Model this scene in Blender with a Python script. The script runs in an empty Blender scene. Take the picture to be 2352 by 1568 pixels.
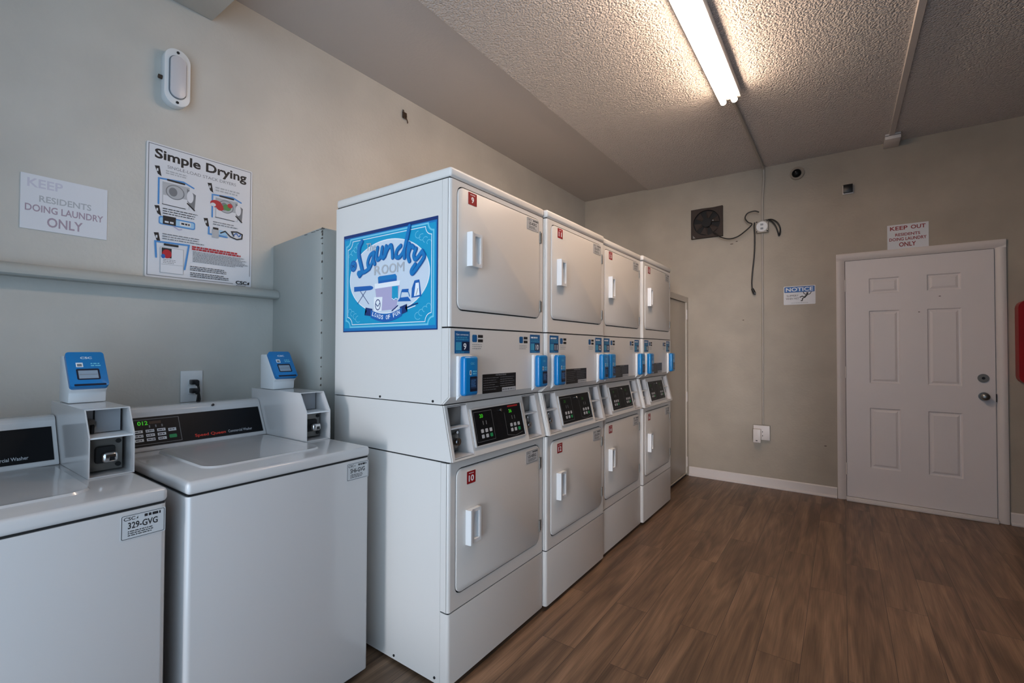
import bpy, bmesh, math, random
from mathutils import Vector, Matrix
random.seed(7)
C = bpy.context.scene.collection
PI = math.pi
# ------------------------------------------------------------------ dimensions of the room (metres)
L = 4.987          # far wall
H = 3.043          # ceiling over the machines
HM = 3.030         # textured ceiling
XS = 0.766         # edge between both ceilings
XR, YN = 6.0, -0.40 # right wall, near wall
DX, DY, DW = 1.269, 1.3055, 0.683   # dryer front plane, first dryer's side, dryer pitch

# ------------------------------------------------------------------ materials
def lin(r, g, b):
    f = lambda c: c / 12.92 if c <= 0.04045 else ((c + 0.055) / 1.055) ** 2.4
    return (f(r / 255), f(g / 255), f(b / 255), 1)
M = {}
def mat(name, col, rough=0.5, metal=0.0, emit=None, estr=0.0, spec=0.5, coat=0.0):
    m = bpy.data.materials.new(name); m.use_nodes = True
    b = m.node_tree.nodes['Principled BSDF']
    b.inputs['Base Color'].default_value = col
    b.inputs['Roughness'].default_value = rough
    b.inputs['Metallic'].default_value = metal
    b.inputs['Specular IOR Level'].default_value = spec
    b.inputs['Coat Weight'].default_value = coat; b.inputs['Coat Roughness'].default_value = 0.08
    if emit:
        b.inputs['Emission Color'].default_value = emit
        b.inputs['Emission Strength'].default_value = estr
    M[name] = m
    return m
def bump(m, scale, strength, dist, detail=3, kind='noise', mott=0.0, mscale=1.5):
    nt = m.node_tree; N = nt.nodes; b = N['Principled BSDF']
    tc = N.new('ShaderNodeTexCoord')
    if kind == 'noise':
        t = N.new('ShaderNodeTexNoise'); t.inputs['Scale'].default_value = scale; t.inputs['Detail'].default_value = detail
        out = t.outputs['Fac']
    else:
        t = N.new('ShaderNodeTexVoronoi'); t.feature = 'SMOOTH_F1'; t.inputs['Scale'].default_value = scale
        t.inputs['Smoothness'].default_value = 0.6
        out = t.outputs['Distance']
        n2 = N.new('ShaderNodeTexNoise'); n2.inputs['Scale'].default_value = scale * 0.6; n2.inputs['Detail'].default_value = 4
        nt.links.new(tc.outputs['Object'], n2.inputs['Vector'])
        mx = N.new('ShaderNodeMath'); mx.operation = 'SUBTRACT'
        nt.links.new(n2.outputs['Fac'], mx.inputs[0]); nt.links.new(out, mx.inputs[1]); out = mx.outputs[0]
    nt.links.new(tc.outputs['Object'], t.inputs['Vector'])
    bp = N.new('ShaderNodeBump'); bp.inputs['Strength'].default_value = strength; bp.inputs['Distance'].default_value = dist
    nt.links.new(out, bp.inputs['Height']); nt.links.new(bp.outputs['Normal'], b.inputs['Normal'])
    if mott:
        n = N.new('ShaderNodeTexNoise'); n.inputs['Scale'].default_value = mscale; n.inputs['Detail'].default_value = 5
        nt.links.new(tc.outputs['Object'], n.inputs['Vector'])
        r = N.new('ShaderNodeMapRange'); r.inputs['From Min'].default_value = 0.3; r.inputs['From Max'].default_value = 0.7
        r.inputs['To Min'].default_value = 1 - mott; r.inputs['To Max'].default_value = 1 + mott
        nt.links.new(n.outputs['Fac'], r.inputs['Value'])
        mm = N.new('ShaderNodeMix'); mm.data_type = 'RGBA'; mm.blend_type = 'MULTIPLY'; mm.inputs['Factor'].default_value = 1
        mm.inputs['A'].default_value = b.inputs['Base Color'].default_value
        nt.links.new(r.outputs['Result'], mm.inputs['B']); nt.links.new(mm.outputs['Result'], b.inputs['Base Color'])
    return m
bump(mat('wall_paint_shaded', lin(170, 159, 144), 0.42, spec=0.35), 55, 0.30, 0.004, 6, mott=0.10, mscale=2.6)  # same wall paint, darkened to carry the dimmer light at the far end
bump(mat('wall_paint_lit', lin(198, 194, 186), 0.42, spec=0.35), 55, 0.30, 0.004, 6, mott=0.07, mscale=2.6)  # same wall paint, lightened to carry the daylight on the left
bump(mat('ceiling_texture', lin(212, 204, 198), 0.75, spec=0.2), 105, 1.0, 0.0080, 3, kind='v')
bump(mat('ceiling_smooth', lin(196, 188, 182), 0.75, spec=0.2), 60, 0.25, 0.004, 4)
bump(mat('partition_paint', lin(176, 176, 170), 0.45, spec=0.35), 50, 0.2, 0.003, 5, mott=0.04)
mat('unseen_wall_dark', lin(92, 84, 76), 0.6)  # tone of the unseen walls, set dark to cut bounced light
mat('trim_paint', lin(222, 213, 208), 0.4)
mat('door_paint', lin(230, 222, 220), 0.38)
mat('closet_paint', lin(196, 186, 172), 0.42)
mat('enamel', lin(203, 199, 197), 0.22, spec=0.5, coat=0.6)
mat('dryer_enamel', lin(217, 213, 208), 0.36, spec=0.5)
mat('white_plastic', lin(226, 226, 226), 0.35)
mat('grey_plastic', lin(150, 152, 156), 0.5)
mat('dark_gap', lin(28, 27, 27), 0.8)
mat('black_plastic', lin(16, 17, 20), 0.35)
mat('black_gloss', lin(9, 11, 15), 0.4, spec=0.2)
mat('chrome', lin(190, 190, 190), 0.18, 1.0)
mat('steel', lin(150, 150, 148), 0.35, 1.0)
mat('coin_metal', lin(118, 115, 112), 0.45, 0.3)
mat('dull_steel', lin(128, 126, 122), 0.5, 0.6)
mat('reader_blue', lin(6, 120, 186), 0.3, coat=0.2)
mat('screen_grey', lin(150, 165, 180), 0.2)
mat('screen_dark', lin(40, 60, 90), 0.15)
mat('screen_frame', lin(14, 24, 48), 0.3)
mat('paper', lin(222, 222, 226), 0.55)
mat('paper_silver', lin(190, 190, 190), 0.4)
mat('ink_black', lin(30, 28, 30), 0.6)
mat('ink_grey', lin(120, 122, 126), 0.6)
mat('ink_lightgrey', lin(178, 180, 184), 0.6)
mat('ink_red', lin(140, 24, 28), 0.6)
mat('ink_faded', lin(168, 150, 162), 0.6)
mat('ink_veryfaded', lin(203, 200, 212), 0.6)
mat('ink_white', lin(236, 238, 240), 0.5)
mat('label_red', lin(150, 22, 26), 0.4)
mat('label_blue', lin(16, 88, 142), 0.4)
mat('label_navy', lin(14, 34, 66), 0.4)
mat('label_teal', lin(60, 150, 185), 0.4)
mat('poster_blue', lin(70, 140, 205), 0.5)
mat('poster_cyan', lin(160, 200, 228), 0.5)
mat('poster_red', lin(178, 24, 40), 0.5)
mat('poster_green', lin(80, 140, 80), 0.5)
mat('sign_cyan', lin(16, 152, 194), 0.45)
mat('sign_light', lin(112, 196, 220), 0.45)
mat('sign_mid', lin(18, 118, 182), 0.45)
mat('sign_deep', lin(26, 96, 172), 0.45)
mat('sign_pale', lin(206, 216, 226), 0.45)
mat('sign_lilac', lin(176, 168, 200), 0.45)
mat('sign_navy', lin(20, 50, 110), 0.45)
mat('brand_red', lin(225, 58, 40), 0.5)
mat('key_white', lin(214, 216, 220), 0.5)
mat('key_green', lin(20, 140, 80), 0.5)
mat('led_green', lin(60, 200, 40), 0.5, emit=lin(90, 255, 40), estr=0.22)
mat('led_dim', lin(30, 70, 30), 0.5, emit=lin(50, 150, 40), estr=0.12)
mat('tube_glow', (1, 1, 1, 1), 0.5, emit=(1.0, 0.75, 0.56, 1), estr=46.0)
mat('fan_dirty', lin(58, 46, 40), 0.8)
mat('fan_dark', lin(18, 14, 13), 0.7)
mat('cord_black', lin(24, 21, 20), 0.5)
mat('red_paint', lin(150, 8, 14), 0.35)
mat('tan_plastic', lin(150, 136, 120), 0.5)
mat('lens', lin(205, 202, 205), 0.3)
mat('rust', lin(70, 50, 36), 0.7)
mat('chip_grey', lin(92, 84, 76), 0.8)
mat('conduit_paint', lin(176, 166, 154), 0.45)

def floor_mat():
    m = bpy.data.materials.new('wood_planks'); m.use_nodes = True; M['wood_planks'] = m
    nt = m.node_tree; N = nt.nodes; K = nt.links.new; b = N['Principled BSDF']
    tc = N.new('ShaderNodeTexCoord'); sp = N.new('ShaderNodeSeparateXYZ'); K(tc.outputs['Object'], sp.inputs[0])
    ax = N.new('ShaderNodeMath'); ax.operation = 'ADD'; ax.inputs[1].default_value = -0.091 + 1.6; K(sp.outputs['X'], ax.inputs[0])
    ay = N.new('ShaderNodeMath'); ay.operation = 'ADD'; ay.inputs[1].default_value = 12.37; K(sp.outputs['Y'], ay.inputs[0])
    cb = N.new('ShaderNodeCombineXYZ'); K(ay.outputs[0], cb.inputs['X']); K(ax.outputs[0], cb.inputs['Y'])
    br = N.new('ShaderNodeTexBrick'); K(cb.outputs[0], br.inputs['Vector'])
    br.inputs['Scale'].default_value = 1; br.inputs['Brick Width'].default_value = 1.22; br.inputs['Row Height'].default_value = 0.16
    br.inputs['Mortar Size'].default_value = 0.0012; br.inputs['Mortar Smooth'].default_value = 0.2
    br.offset = 0.37; br.offset_frequency = 2; br.squash = 1
    br.inputs['Color1'].default_value = (0, 0, 0, 1); br.inputs['Color2'].default_value = (1, 1, 1, 1); br.inputs['Mortar'].default_value = (0.5, 0.5, 0.5, 1)
    rnd = N.new('ShaderNodeSeparateColor'); K(br.outputs['Color'], rnd.inputs[0])
    # grain runs along the plank, each plank shifted by its own amount
    of = N.new('ShaderNodeMath'); of.operation = 'MULTIPLY'; of.inputs[1].default_value = 37.0; K(rnd.outputs[0], of.inputs[0])
    gx = N.new('ShaderNodeMath'); gx.operation = 'MULTIPLY_ADD'; gx.inputs[1].default_value = 1.1; K(ay.outputs[0], gx.inputs[0]); K(of.outputs[0], gx.inputs[2])
    gy = N.new('ShaderNodeMath'); gy.operation = 'MULTIPLY_ADD'; gy.inputs[1].default_value = 13.0; K(ax.outputs[0], gy.inputs[0]); K(of.outputs[0], gy.inputs[2])
    gv = N.new('ShaderNodeCombineXYZ'); K(gx.outputs[0], gv.inputs['X']); K(gy.outputs[0], gv.inputs['Y']); K(of.outputs[0], gv.inputs['Z'])
    n1 = N.new('ShaderNodeTexNoise'); n1.inputs['Scale'].default_value = 1.0; n1.inputs['Detail'].default_value = 6; n1.inputs['Distortion'].default_value = 0.9
    K(gv.outputs[0], n1.inputs['Vector'])
    fx = N.new('ShaderNodeMath'); fx.operation = 'MULTIPLY_ADD'; fx.inputs[1].default_value = 5.0; K(ay.outputs[0], fx.inputs[0]); K(of.outputs[0], fx.inputs[2])
    fy = N.new('ShaderNodeMath'); fy.operation = 'MULTIPLY'; fy.inputs[1].default_value = 170.0; K(ax.outputs[0], fy.inputs[0])
    fv = N.new('ShaderNodeCombineXYZ'); K(fx.outputs[0], fv.inputs['X']); K(fy.outputs[0], fv.inputs['Y'])
    n2 = N.new('ShaderNodeTexNoise'); n2.inputs['Scale'].default_value = 1.0; n2.inputs['Detail'].default_value = 3
    K(fv.outputs[0], n2.inputs['Vector'])
    wx = N.new('ShaderNodeMath'); wx.operation = 'MULTIPLY_ADD'; wx.inputs[1].default_value = 0.9; K(ay.outputs[0], wx.inputs[0]); K(of.outputs[0], wx.inputs[2])
    wy = N.new('ShaderNodeMath'); wy.operation = 'MULTIPLY_ADD'; wy.inputs[1].default_value = 7.0; K(ax.outputs[0], wy.inputs[0]); K(of.outputs[0], wy.inputs[2])
    wv = N.new('ShaderNodeCombineXYZ'); K(wx.outputs[0], wv.inputs['X']); K(wy.outputs[0], wv.inputs['Y'])
    n3 = N.new('ShaderNodeTexNoise'); n3.inputs['Scale'].default_value = 0.8; n3.inputs['Detail'].default_value = 1.5; K(wv.outputs[0], n3.inputs['Vector'])
    w1 = N.new('ShaderNodeMath'); w1.operation = 'MULTIPLY'; w1.inputs[1].default_value = 70.0; K(n3.outputs['Fac'], w1.inputs[0])
    w2 = N.new('ShaderNodeMath'); w2.operation = 'SINE'; K(w1.outputs[0], w2.inputs[0])
    w3 = N.new('ShaderNodeMath'); w3.operation = 'MULTIPLY_ADD'; w3.inputs[1].default_value = 0.045; K(w2.outputs[0], w3.inputs[0]); K(n1.outputs['Fac'], w3.inputs[2])
    cr = N.new('ShaderNodeValToRGB'); K(w3.outputs[0], cr.inputs['Fac'])
    e = cr.color_ramp.elements
    e[0].position = 0.30; e[0].color = lin(90, 70, 54)
    e[1].position = 0.72; e[1].color = lin(144, 115, 91)
    k = e.new(0.5); k.color = lin(116, 91, 71)
    m1 = N.new('ShaderNodeMix'); m1.data_type = 'RGBA'; m1.blend_type = 'MULTIPLY'; m1.inputs['Factor'].default_value = 1
    K(cr.outputs['Color'], m1.inputs['A'])
    r1 = N.new('ShaderNodeMapRange'); r1.inputs['To Min'].default_value = 0.90; r1.inputs['To Max'].default_value = 1.10; K(rnd.outputs[0], r1.inputs['Value'])
    r2 = N.new('ShaderNodeMapRange'); r2.inputs['From Min'].default_value = 0.3; r2.inputs['From Max'].default_value = 0.7
    r2.inputs['To Min'].default_value = 0.80; r2.inputs['To Max'].default_value = 1.18; K(n2.outputs['Fac'], r2.inputs['Value'])
    mu = N.new('ShaderNodeMath'); mu.operation = 'MULTIPLY'; K(r1.outputs[0], mu.inputs[0]); K(r2.outputs[0], mu.inputs[1])
    K(mu.outputs[0], m1.inputs['B'])
    m2 = N.new('ShaderNodeMix'); m2.data_type = 'RGBA'; K(br.outputs['Fac'], m2.inputs['Factor'])
    K(m1.outputs['Result'], m2.inputs['A']); m2.inputs['B'].default_value = lin(62, 49, 40)
    K(m2.outputs['Result'], b.inputs['Base Color'])
    b.inputs['Roughness'].default_value = 0.42; b.inputs['Specular IOR Level'].default_value = 0.4
    bp = N.new('ShaderNodeBump'); bp.inputs['Strength'].default_value = 0.15; bp.inputs['Distance'].default_value = 0.002
    K(n2.outputs['Fac'], bp.inputs['Height']); K(bp.outputs['Normal'], b.inputs['Normal'])
floor_mat()

# ------------------------------------------------------------------ mesh helpers
def fin(name, bm, mats, parent=None, smooth=True, loc=None):
    me = bpy.data.meshes.new(name); bm.to_mesh(me); bm.free()
    for m in (mats if isinstance(mats, (list, tuple)) else [mats]): me.materials.append(M[m])
    if smooth:
        for p in me.polygons: p.use_smooth = True
        me.set_sharp_from_angle(angle=math.radians(32))
    o = bpy.data.objects.new(name, me); C.objects.link(o)
    if parent: o.parent = parent
    if loc: o.location = loc
    return o
class MB:
    def __init__(s): s.bm = bmesh.new()
    def _merge(s, t, mi):
        for f in t.faces: f.material_index = mi
        bmesh.ops.recalc_face_normals(t, faces=t.faces)
        me = bpy.data.meshes.new('t'); t.to_mesh(me); t.free(); s.bm.from_mesh(me); bpy.data.meshes.remove(me)
    def box(s, x0, x1, y0, y1, z0, z1, r=0.0, mi=0, seg=2, edges=None):
        t = bmesh.new(); bmesh.ops.create_cube(t, size=1)
        for v in t.verts:
            v.co = Vector(((x0 + x1) / 2 + v.co.x * (x1 - x0), (y0 + y1) / 2 + v.co.y * (y1 - y0), (z0 + z1) / 2 + v.co.z * (z1 - z0)))
        if r:
            eg = t.edges[:] if edges is None else [e for e in t.edges if edges(e)]
            bmesh.ops.bevel(t, geom=eg, offset=r, segments=seg, profile=0.5, affect='EDGES', clamp_overlap=True)
        s._merge(t, mi); return s
    def prism(s, pts, f, d, mi=0, r=0.0):
        """polygon pts (a,b) mapped by f(a,b)->Vector, extruded by the vector d"""
        t = bmesh.new(); vs = [t.verts.new(f(*p)) for p in pts]; fa = t.faces.new(vs)
        ex = bmesh.ops.extrude_face_region(t, geom=[fa])
        bmesh.ops.translate(t, vec=d, verts=[g for g in ex['geom'] if isinstance(g, bmesh.types.BMVert)])
        if r: bmesh.ops.bevel(t, geom=t.edges[:], offset=r, segments=2, profile=0.5, affect='EDGES', clamp_overlap=True)
        s._merge(t, mi); return s
    def plate(s, outer, holes, f, d, mi=0):
        """flat plate with holes, extruded by d"""
        t = bmesh.new(); es = []
        for lp in [outer] + holes:
            vs = [t.verts.new(f(*p)) for p in lp]
            es += [t.edges.new((vs[i], vs[(i + 1) % len(vs)])) for i in range(len(vs))]
        bmesh.ops.triangle_fill(t, use_beauty=True, use_dissolve=False, edges=es)
        ex = bmesh.ops.extrude_face_region(t, geom=t.faces[:])
        bmesh.ops.translate(t, vec=d, verts=[g for g in ex['geom'] if isinstance(g, bmesh.types.BMVert)])
        s._merge(t, mi); return s
    def cyl(s, p0, p1, r, mi=0, seg=20, r2=None, bev=0.0):
        p0, p1 = Vector(p0), Vector(p1); d = p1 - p0
        t = bmesh.new()
        bmesh.ops.create_cone(t, cap_ends=True, segments=seg, radius1=r, radius2=r if r2 is None else r2, depth=d.length)
        if bev: bmesh.ops.bevel(t, geom=[e for e in t.edges if len(e.link_faces) == 2 and any(len(q.verts) > 4 for q in e.link_faces)], offset=bev, segments=2, affect='EDGES')
        q = Vector((0, 0, 1)).rotation_difference(d.normalized())
        bmesh.ops.transform(t, matrix=Matrix.Translation((p0 + p1) / 2) @ q.to_matrix().to_4x4(), verts=t.verts)
        s._merge(t, mi); return s
    def sphere(s, c, r, sc=(1, 1, 1), mi=0):
        t = bmesh.new(); bmesh.ops.create_uvsphere(t, u_segments=20, v_segments=12, radius=r)
        for v in t.verts: v.co = Vector((v.co.x * sc[0] + c[0], v.co.y * sc[1] + c[1], v.co.z * sc[2] + c[2]))
        s._merge(t, mi); return s
    def tube(s, path, r, mi=0, seg=10, smooth=6):
        P = [Vector(p) for p in path]
        if smooth and len(P) > 2:
            Q = []
            for i in range(len(P) - 1):
                a, b, c, d = P[max(i - 1, 0)], P[i], P[i + 1], P[min(i + 2, len(P) - 1)]
                for k in range(smooth):
                    u = k / smooth
                    Q.append(0.5 * ((2 * b) + (c - a) * u + (2 * a - 5 * b + 4 * c - d) * u * u + (3 * b - a - 3 * c + d) * u ** 3))
            Q.append(P[-1]); P = Q
        t = bmesh.new(); prev = None; n = None
        for i, p in enumerate(P):
            tg = (P[min(i + 1, len(P) - 1)] - P[max(i - 1, 0)]).normalized()
            if n is None: n = tg.orthogonal().normalized()
            else: n = (n - tg * n.dot(tg)).normalized()
            bn = tg.cross(n)
            ring = [t.verts.new(p + (n * math.cos(2 * PI * k / seg) + bn * math.sin(2 * PI * k / seg)) * r) for k in range(seg)]
            if prev:
                for k in range(seg): t.faces.new((prev[k], prev[(k + 1) % seg], ring[(k + 1) % seg], ring[k]))
            else: t.faces.new(ring)
            prev = ring
        t.faces.new(prev)
        s._merge(t, mi); return s
    def build(s, name, mats, parent=None, smooth=True, loc=None): return fin(name, s.bm, mats, parent, smooth, loc)
def rr(x0, x1, y0, y1, r, n=5):
    o = []
    for cx, cy, a in ((x1 - r, y1 - r, 0), (x0 + r, y1 - r, 90), (x0 + r, y0 + r, 180), (x1 - r, y0 + r, 270)):
        for i in range(n + 1):
            t = math.radians(a + 90 * i / n); o.append((cx + r * math.cos(t), cy + r * math.sin(t)))
    return o
def ell(cx, cy, a, b, n=36, t0=0, t1=360):
    return [(cx + a * math.cos(math.radians(t0 + (t1 - t0) * i / n)), cy + b * math.sin(math.radians(t0 + (t1 - t0) * i / n))) for i in range(n)]
_txt = {}
def text_mesh(s, bold=0.0):
    k = (s, bold)
    if k not in _txt:
        cu = bpy.data.curves.new('t', 'FONT'); cu.body = s; cu.offset = bold; cu.resolution_u = 3
        o = bpy.data.objects.new('t', cu); C.objects.link(o)
        dg = bpy.context.evaluated_depsgraph_get(); me = o.evaluated_get(dg).to_mesh()
        vs = [(v.co.x, v.co.y) for v in me.vertices]; fs = [tuple(p.vertices) for p in me.polygons]
        o.evaluated_get(dg).to_mesh_clear(); bpy.data.objects.remove(o); bpy.data.curves.remove(cu)
        _txt[k] = (vs, fs)
    return _txt[k]
class Sheet:
    """flat printed matter: shapes on a plane (u to the right, v up, facing u x v)"""
    def __init__(s, o, u, v):
        s.o, s.u, s.v = Vector(o), Vector(u), Vector(v); s.n = s.u.cross(s.v); s.bm = bmesh.new(); s.mats = []; s.h = 0.0
    def P(s, a, b, h=None): return s.o + s.u * a + s.v * b + s.n * (s.h if h is None else h)
    def mi(s, m):
        if m not in s.mats: s.mats.append(m)
        return s.mats.index(m)
    def up(s): s.h += 0.00004
    def board(s, w, h, t, m, r=0.0):
        b = MB(); pts = rr(0, w, 0, h, r) if r else [(0, 0), (w, 0), (w, h), (0, h)]
        b.prism(pts, lambda a, c: s.P(a, c, 0), s.n * t, s.mi(m))
        me = bpy.data.meshes.new('t'); b.bm.to_mesh(me); b.bm.free(); s.bm.from_mesh(me); bpy.data.meshes.remove(me)
        s.h = t; s.up(); return s
    def poly(s, pts, m, up=True):
        a = sum(pts[i][0] * pts[(i + 1) % len(pts)][1] - pts[(i + 1) % len(pts)][0] * pts[i][1] for i in range(len(pts)))
        if a < 0: pts = pts[::-1]
        f = s.bm.faces.new([s.bm.verts.new(s.P(*p)) for p in pts]); f.material_index = s.mi(m)
        if len(pts) > 4: bmesh.ops.triangulate(s.bm, faces=[f])
        if up: s.up()
        return s
    def rect(s, x0, x1, y0, y1, m, r=0.0): return s.poly(rr(x0, x1, y0, y1, r) if r else [(x0, y0), (x1, y0), (x1, y1), (x0, y1)], m)
    def line(s, pts, w, m, closed=False):
        """a line of width w as one mitred strip with round ends"""
        P_ = [V(p) for p in pts]; n = len(P_); k = s.mi(m); h = w / 2; Lf, Rt = [], []
        for i in range(n):
            d0 = (P_[i] - P_[i - 1]) if (i or closed) else None; d1 = (P_[(i + 1) % n] - P_[i]) if (i < n - 1 or closed) else None
            d0 = d0.normalized() if d0 is not None and d0.length > 1e-9 else None; d1 = d1.normalized() if d1 is not None and d1.length > 1e-9 else None
            d0 = d0 if d0 is not None else d1; d1 = d1 if d1 is not None else d0
            t = d0 + d1; t = t.normalized() if t.length > 1e-3 else d0; nn = V((-t.y, t.x)); c = max(0.45, nn.dot(V((-d0.y, d0.x))))
            Lf.append(P_[i] + nn * h / c); Rt.append(P_[i] - nn * h / c)
        vl = [s.bm.verts.new(s.P(*p)) for p in Lf]; vr = [s.bm.verts.new(s.P(*p)) for p in Rt]
        for i in range(n if closed else n - 1):
            j = (i + 1) % n; s.bm.faces.new((vr[i], vr[j], vl[j], vl[i])).material_index = k
        if not closed and w > 0.0025:
            for c0, va, vb in ((P_[0], vl[0], vr[0]), (P_[-1], vr[-1], vl[-1])):
                u0 = (V(Lf[0] if va is vl[0] else Rt[-1]) - c0); a0 = math.atan2(u0.y, u0.x)
                arc = [s.bm.verts.new(s.P(c0.x + h * math.cos(a0 + PI * q / 6), c0.y + h * math.sin(a0 + PI * q / 6))) for q in range(1, 6)]
                s.bm.faces.new([va] + arc + [vb]).material_index = k
        s.up(); return s
    def stroke(s, pts, w, m, n=5):
        Q = []
        for i in range(len(pts) - 1):
            a, b, c, d = [Vector(pts[max(0, min(len(pts) - 1, j))]) for j in (i - 1, i, i + 1, i + 2)]
            for k in range(n):
                u = k / n; p = 0.5 * ((2 * b) + (c - a) * u + (2 * a - 5 * b + 4 * c - d) * u * u + (3 * b - a - 3 * c + d) * u ** 3)
                Q.append((p.x, p.y))
        Q.append(tuple(pts[-1])); h = w / 2
        for i in range(len(Q)):
            s.h += 0.000003; s.poly(ell(Q[i][0], Q[i][1], h, h, 14), m, False)
            if i + 1 < len(Q):
                d = V(Q[i + 1]) - V(Q[i])
                if d.length < 1e-6: continue
                q = V((-d.y, d.x)).normalized() * h; s.h += 0.000003
                s.poly([(Q[i][0] + q.x, Q[i][1] + q.y), (Q[i][0] - q.x, Q[i][1] - q.y), (Q[i + 1][0] - q.x, Q[i + 1][1] - q.y), (Q[i + 1][0] + q.x, Q[i + 1][1] + q.y)], m, False)
        s.up(); return s
    def text(s, t, x0, x1, y0, y1, m, bold=0.0, fit=True, rot=0.0, align='c'):
        vs, fs = text_mesh(t, bold)
        ax0, ax1 = min(v[0] for v in vs), max(v[0] for v in vs); ay0, ay1 = min(v[1] for v in vs), max(v[1] for v in vs)
        sy = (y1 - y0) / (ay1 - ay0); sx = (x1 - x0) / (ax1 - ax0)
        if not fit: sx = sy = min(sx, sy)
        ox = x0 if align == 'l' else (x0 + x1) / 2 - sx * (ax1 - ax0) / 2
        cx, cy = (x0 + x1) / 2, (y0 + y1) / 2; ca, sa = math.cos(rot), math.sin(rot); W = []
        for a, b in vs:
            px, py = ox + (a - ax0) * sx - cx, y0 + (b - ay0) * sy - cy
            W.append(s.bm.verts.new(s.P(cx + px * ca - py * sa, cy + px * sa + py * ca)))
        k = s.mi(m)
        for f in fs:
            try: s.bm.faces.new([W[i] for i in f]).material_index = k
            except ValueError: pass
        s.up(); return s
    def greek(s, x0, x1, y0, y1, rows, m, seed=0, fill=0.55):
        """tiny print too small to read: rows of word-length marks"""
        R = random.Random(seed); h = (y1 - y0) / rows
        for i in range(rows):
            x = x0; yb = y1 - (i + 1) * h + h * (1 - fill) / 2; end = x1 - (x1 - x0) * R.uniform(0, 0.25)
            while x < end:
                w = min(R.uniform(0.5, 2.4) * h * 0.8, end - x); s.poly([(x, yb), (x + w, yb), (x + w, yb + h * fill), (x, yb + h * fill)], m, False); x += w + h * 0.28
        s.up(); return s
    def build(s, name, parent=None):
        for f in s.bm.faces: f.normal_update()
        return fin(name, s.bm, s.mats, parent, False)
def tag(o, label, cat, group=None):
    o['label'] = label; o['category'] = cat
    if group: o['group'] = group
    return o
def thing(name, loc, label, cat, group=None):
    o = bpy.data.objects.new(name, None); o.empty_display_size = 0.1; C.objects.link(o); o.location = loc
    return tag(o, label, cat, group)
def struct(o): o['kind'] = 'structure'; return o
V = Vector
X, Y, Z = V((1, 0, 0)), V((0, 1, 0)), V((0, 0, 1))
YZ = lambda x: (lambda a, b: V((x, a, b)))      # polygons in the y-z plane
XZ = lambda y: (lambda a, b: V((a, y, b)))
XY = lambda z: (lambda a, b: V((a, b, z)))

# ------------------------------------------------------------------ the room
struct(MB().box(-0.1, XR, YN - 0.1, L + 0.1, -0.1, 0).build('floor', 'wood_planks'))
struct(MB().box(XS, XR + 0.1, YN - 0.1, L + 0.1, HM, H + 0.1).build('ceiling', 'ceiling_texture'))
struct(MB().box(-0.1, XS, YN - 0.1, L + 0.1, H, H + 0.1).build('ceiling_strip', 'ceiling_smooth'))
struct(MB().box(-0.1, 0, YN - 0.1, L + 0.1, 0, H).build('wall_left', 'wall_paint_lit'))
wf = struct(MB().box(0, XR, L, L + 0.1, 0, H).build('wall_far', 'wall_paint_shaded'))
for mx_, mz_, mw_ in ((2.355, 0.442, 0.010), (1.60, 2.335, 0.016), (1.645, 2.355, 0.010), (1.70, 1.58, 0.008)):   # nail holes and scuffs
    m_ = MB(); m_.prism(ell(mx_, mz_, mw_, 0.0035, 10), lambda a, b: V((a, L - 0.0008, b)), V((0, 0.0006, 0))); m_.build('wall_mark', 'rust', wf)
struct(MB().box(XR, XR + 0.1, YN - 0.1, L + 0.1, 0, H).build('wall_right', 'unseen_wall_dark'))
# near wall with the open entrance that lets the daylight in
EX0, EX1, EZ = 0.90, 3.35, 2.85
struct(MB().plate([(0, 0), (EX0, 0), (EX0, EZ), (EX1, EZ), (EX1, 0), (XR, 0), (XR, H), (0, H)], [], XZ(YN), V((0, -0.1, 0))).build('wall_near', 'unseen_wall_dark'))
struct(MB().box(0.001, 0.62, YN, 0.98, 2.876, H - 0.001, 0.004).build('ceiling_beam', 'wall_paint_lit'))
# half-height partition behind the dryers, its rough top edge and corner
p = MB(); p.prism([(0.001, 0.001), (0.452, 0.001), (0.452, 1.872), (0.001, 1.838)], XZ(1.289), V((0, 2.68, 0)), r=0.003)
part = struct(p.build('wall_partition', 'partition_paint'))
ch = MB(); R = random.Random(3)
for z in [1.86, 1.845, 1.83, 1.815, 1.79, 1.74, 1.70, 1.62, 1.55, 1.42, 1.36, 1.24, 1.20, 1.14, 1.11, 1.05]:
    h = R.uniform(0.003, 0.014) if z < 1.8 else R.uniform(0.008, 0.02); dx = R.uniform(0.0, 0.005) if z < 1.8 else R.uniform(0, 0.012)
    ch.prism([(0.4505 - dx, z), (0.4535, z + h * 0.2), (0.4535, z + h), (0.449 - dx * 0.5, z + h * 0.7)], XZ(1.2885), V((0, 0.004, 0)))
for x in [0.30, 0.36, 0.40, 0.43]:
    ch.box(x, x + R.uniform(0.015, 0.04), 1.2884, 1.292, 1.84 + x * 0.075 - 0.010, 1.84 + x * 0.075 - 0.007)
ch.build('paint_chips', 'chip_grey', part)
rb = MB(); rb.box(0.4525, 0.4555, 1.294, 1.45, 0.002, 1.862, 0.001); rb.build('corner_panel', 'partition_paint', part)
# rounded ledge on the left wall
o = MB().prism([(0.001, 1.551), (0.062, 1.551), (0.0695, 1.557), (0.071, 1.570), (0.066, 1.584), (0.054, 1.594), (0.036, 1.599), (0.001, 1.600)], XZ(YN + 0.002), V((0, 1.2885 - YN - 0.003, 0))).build('trim_1', 'partition_paint')
struct(o)
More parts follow.
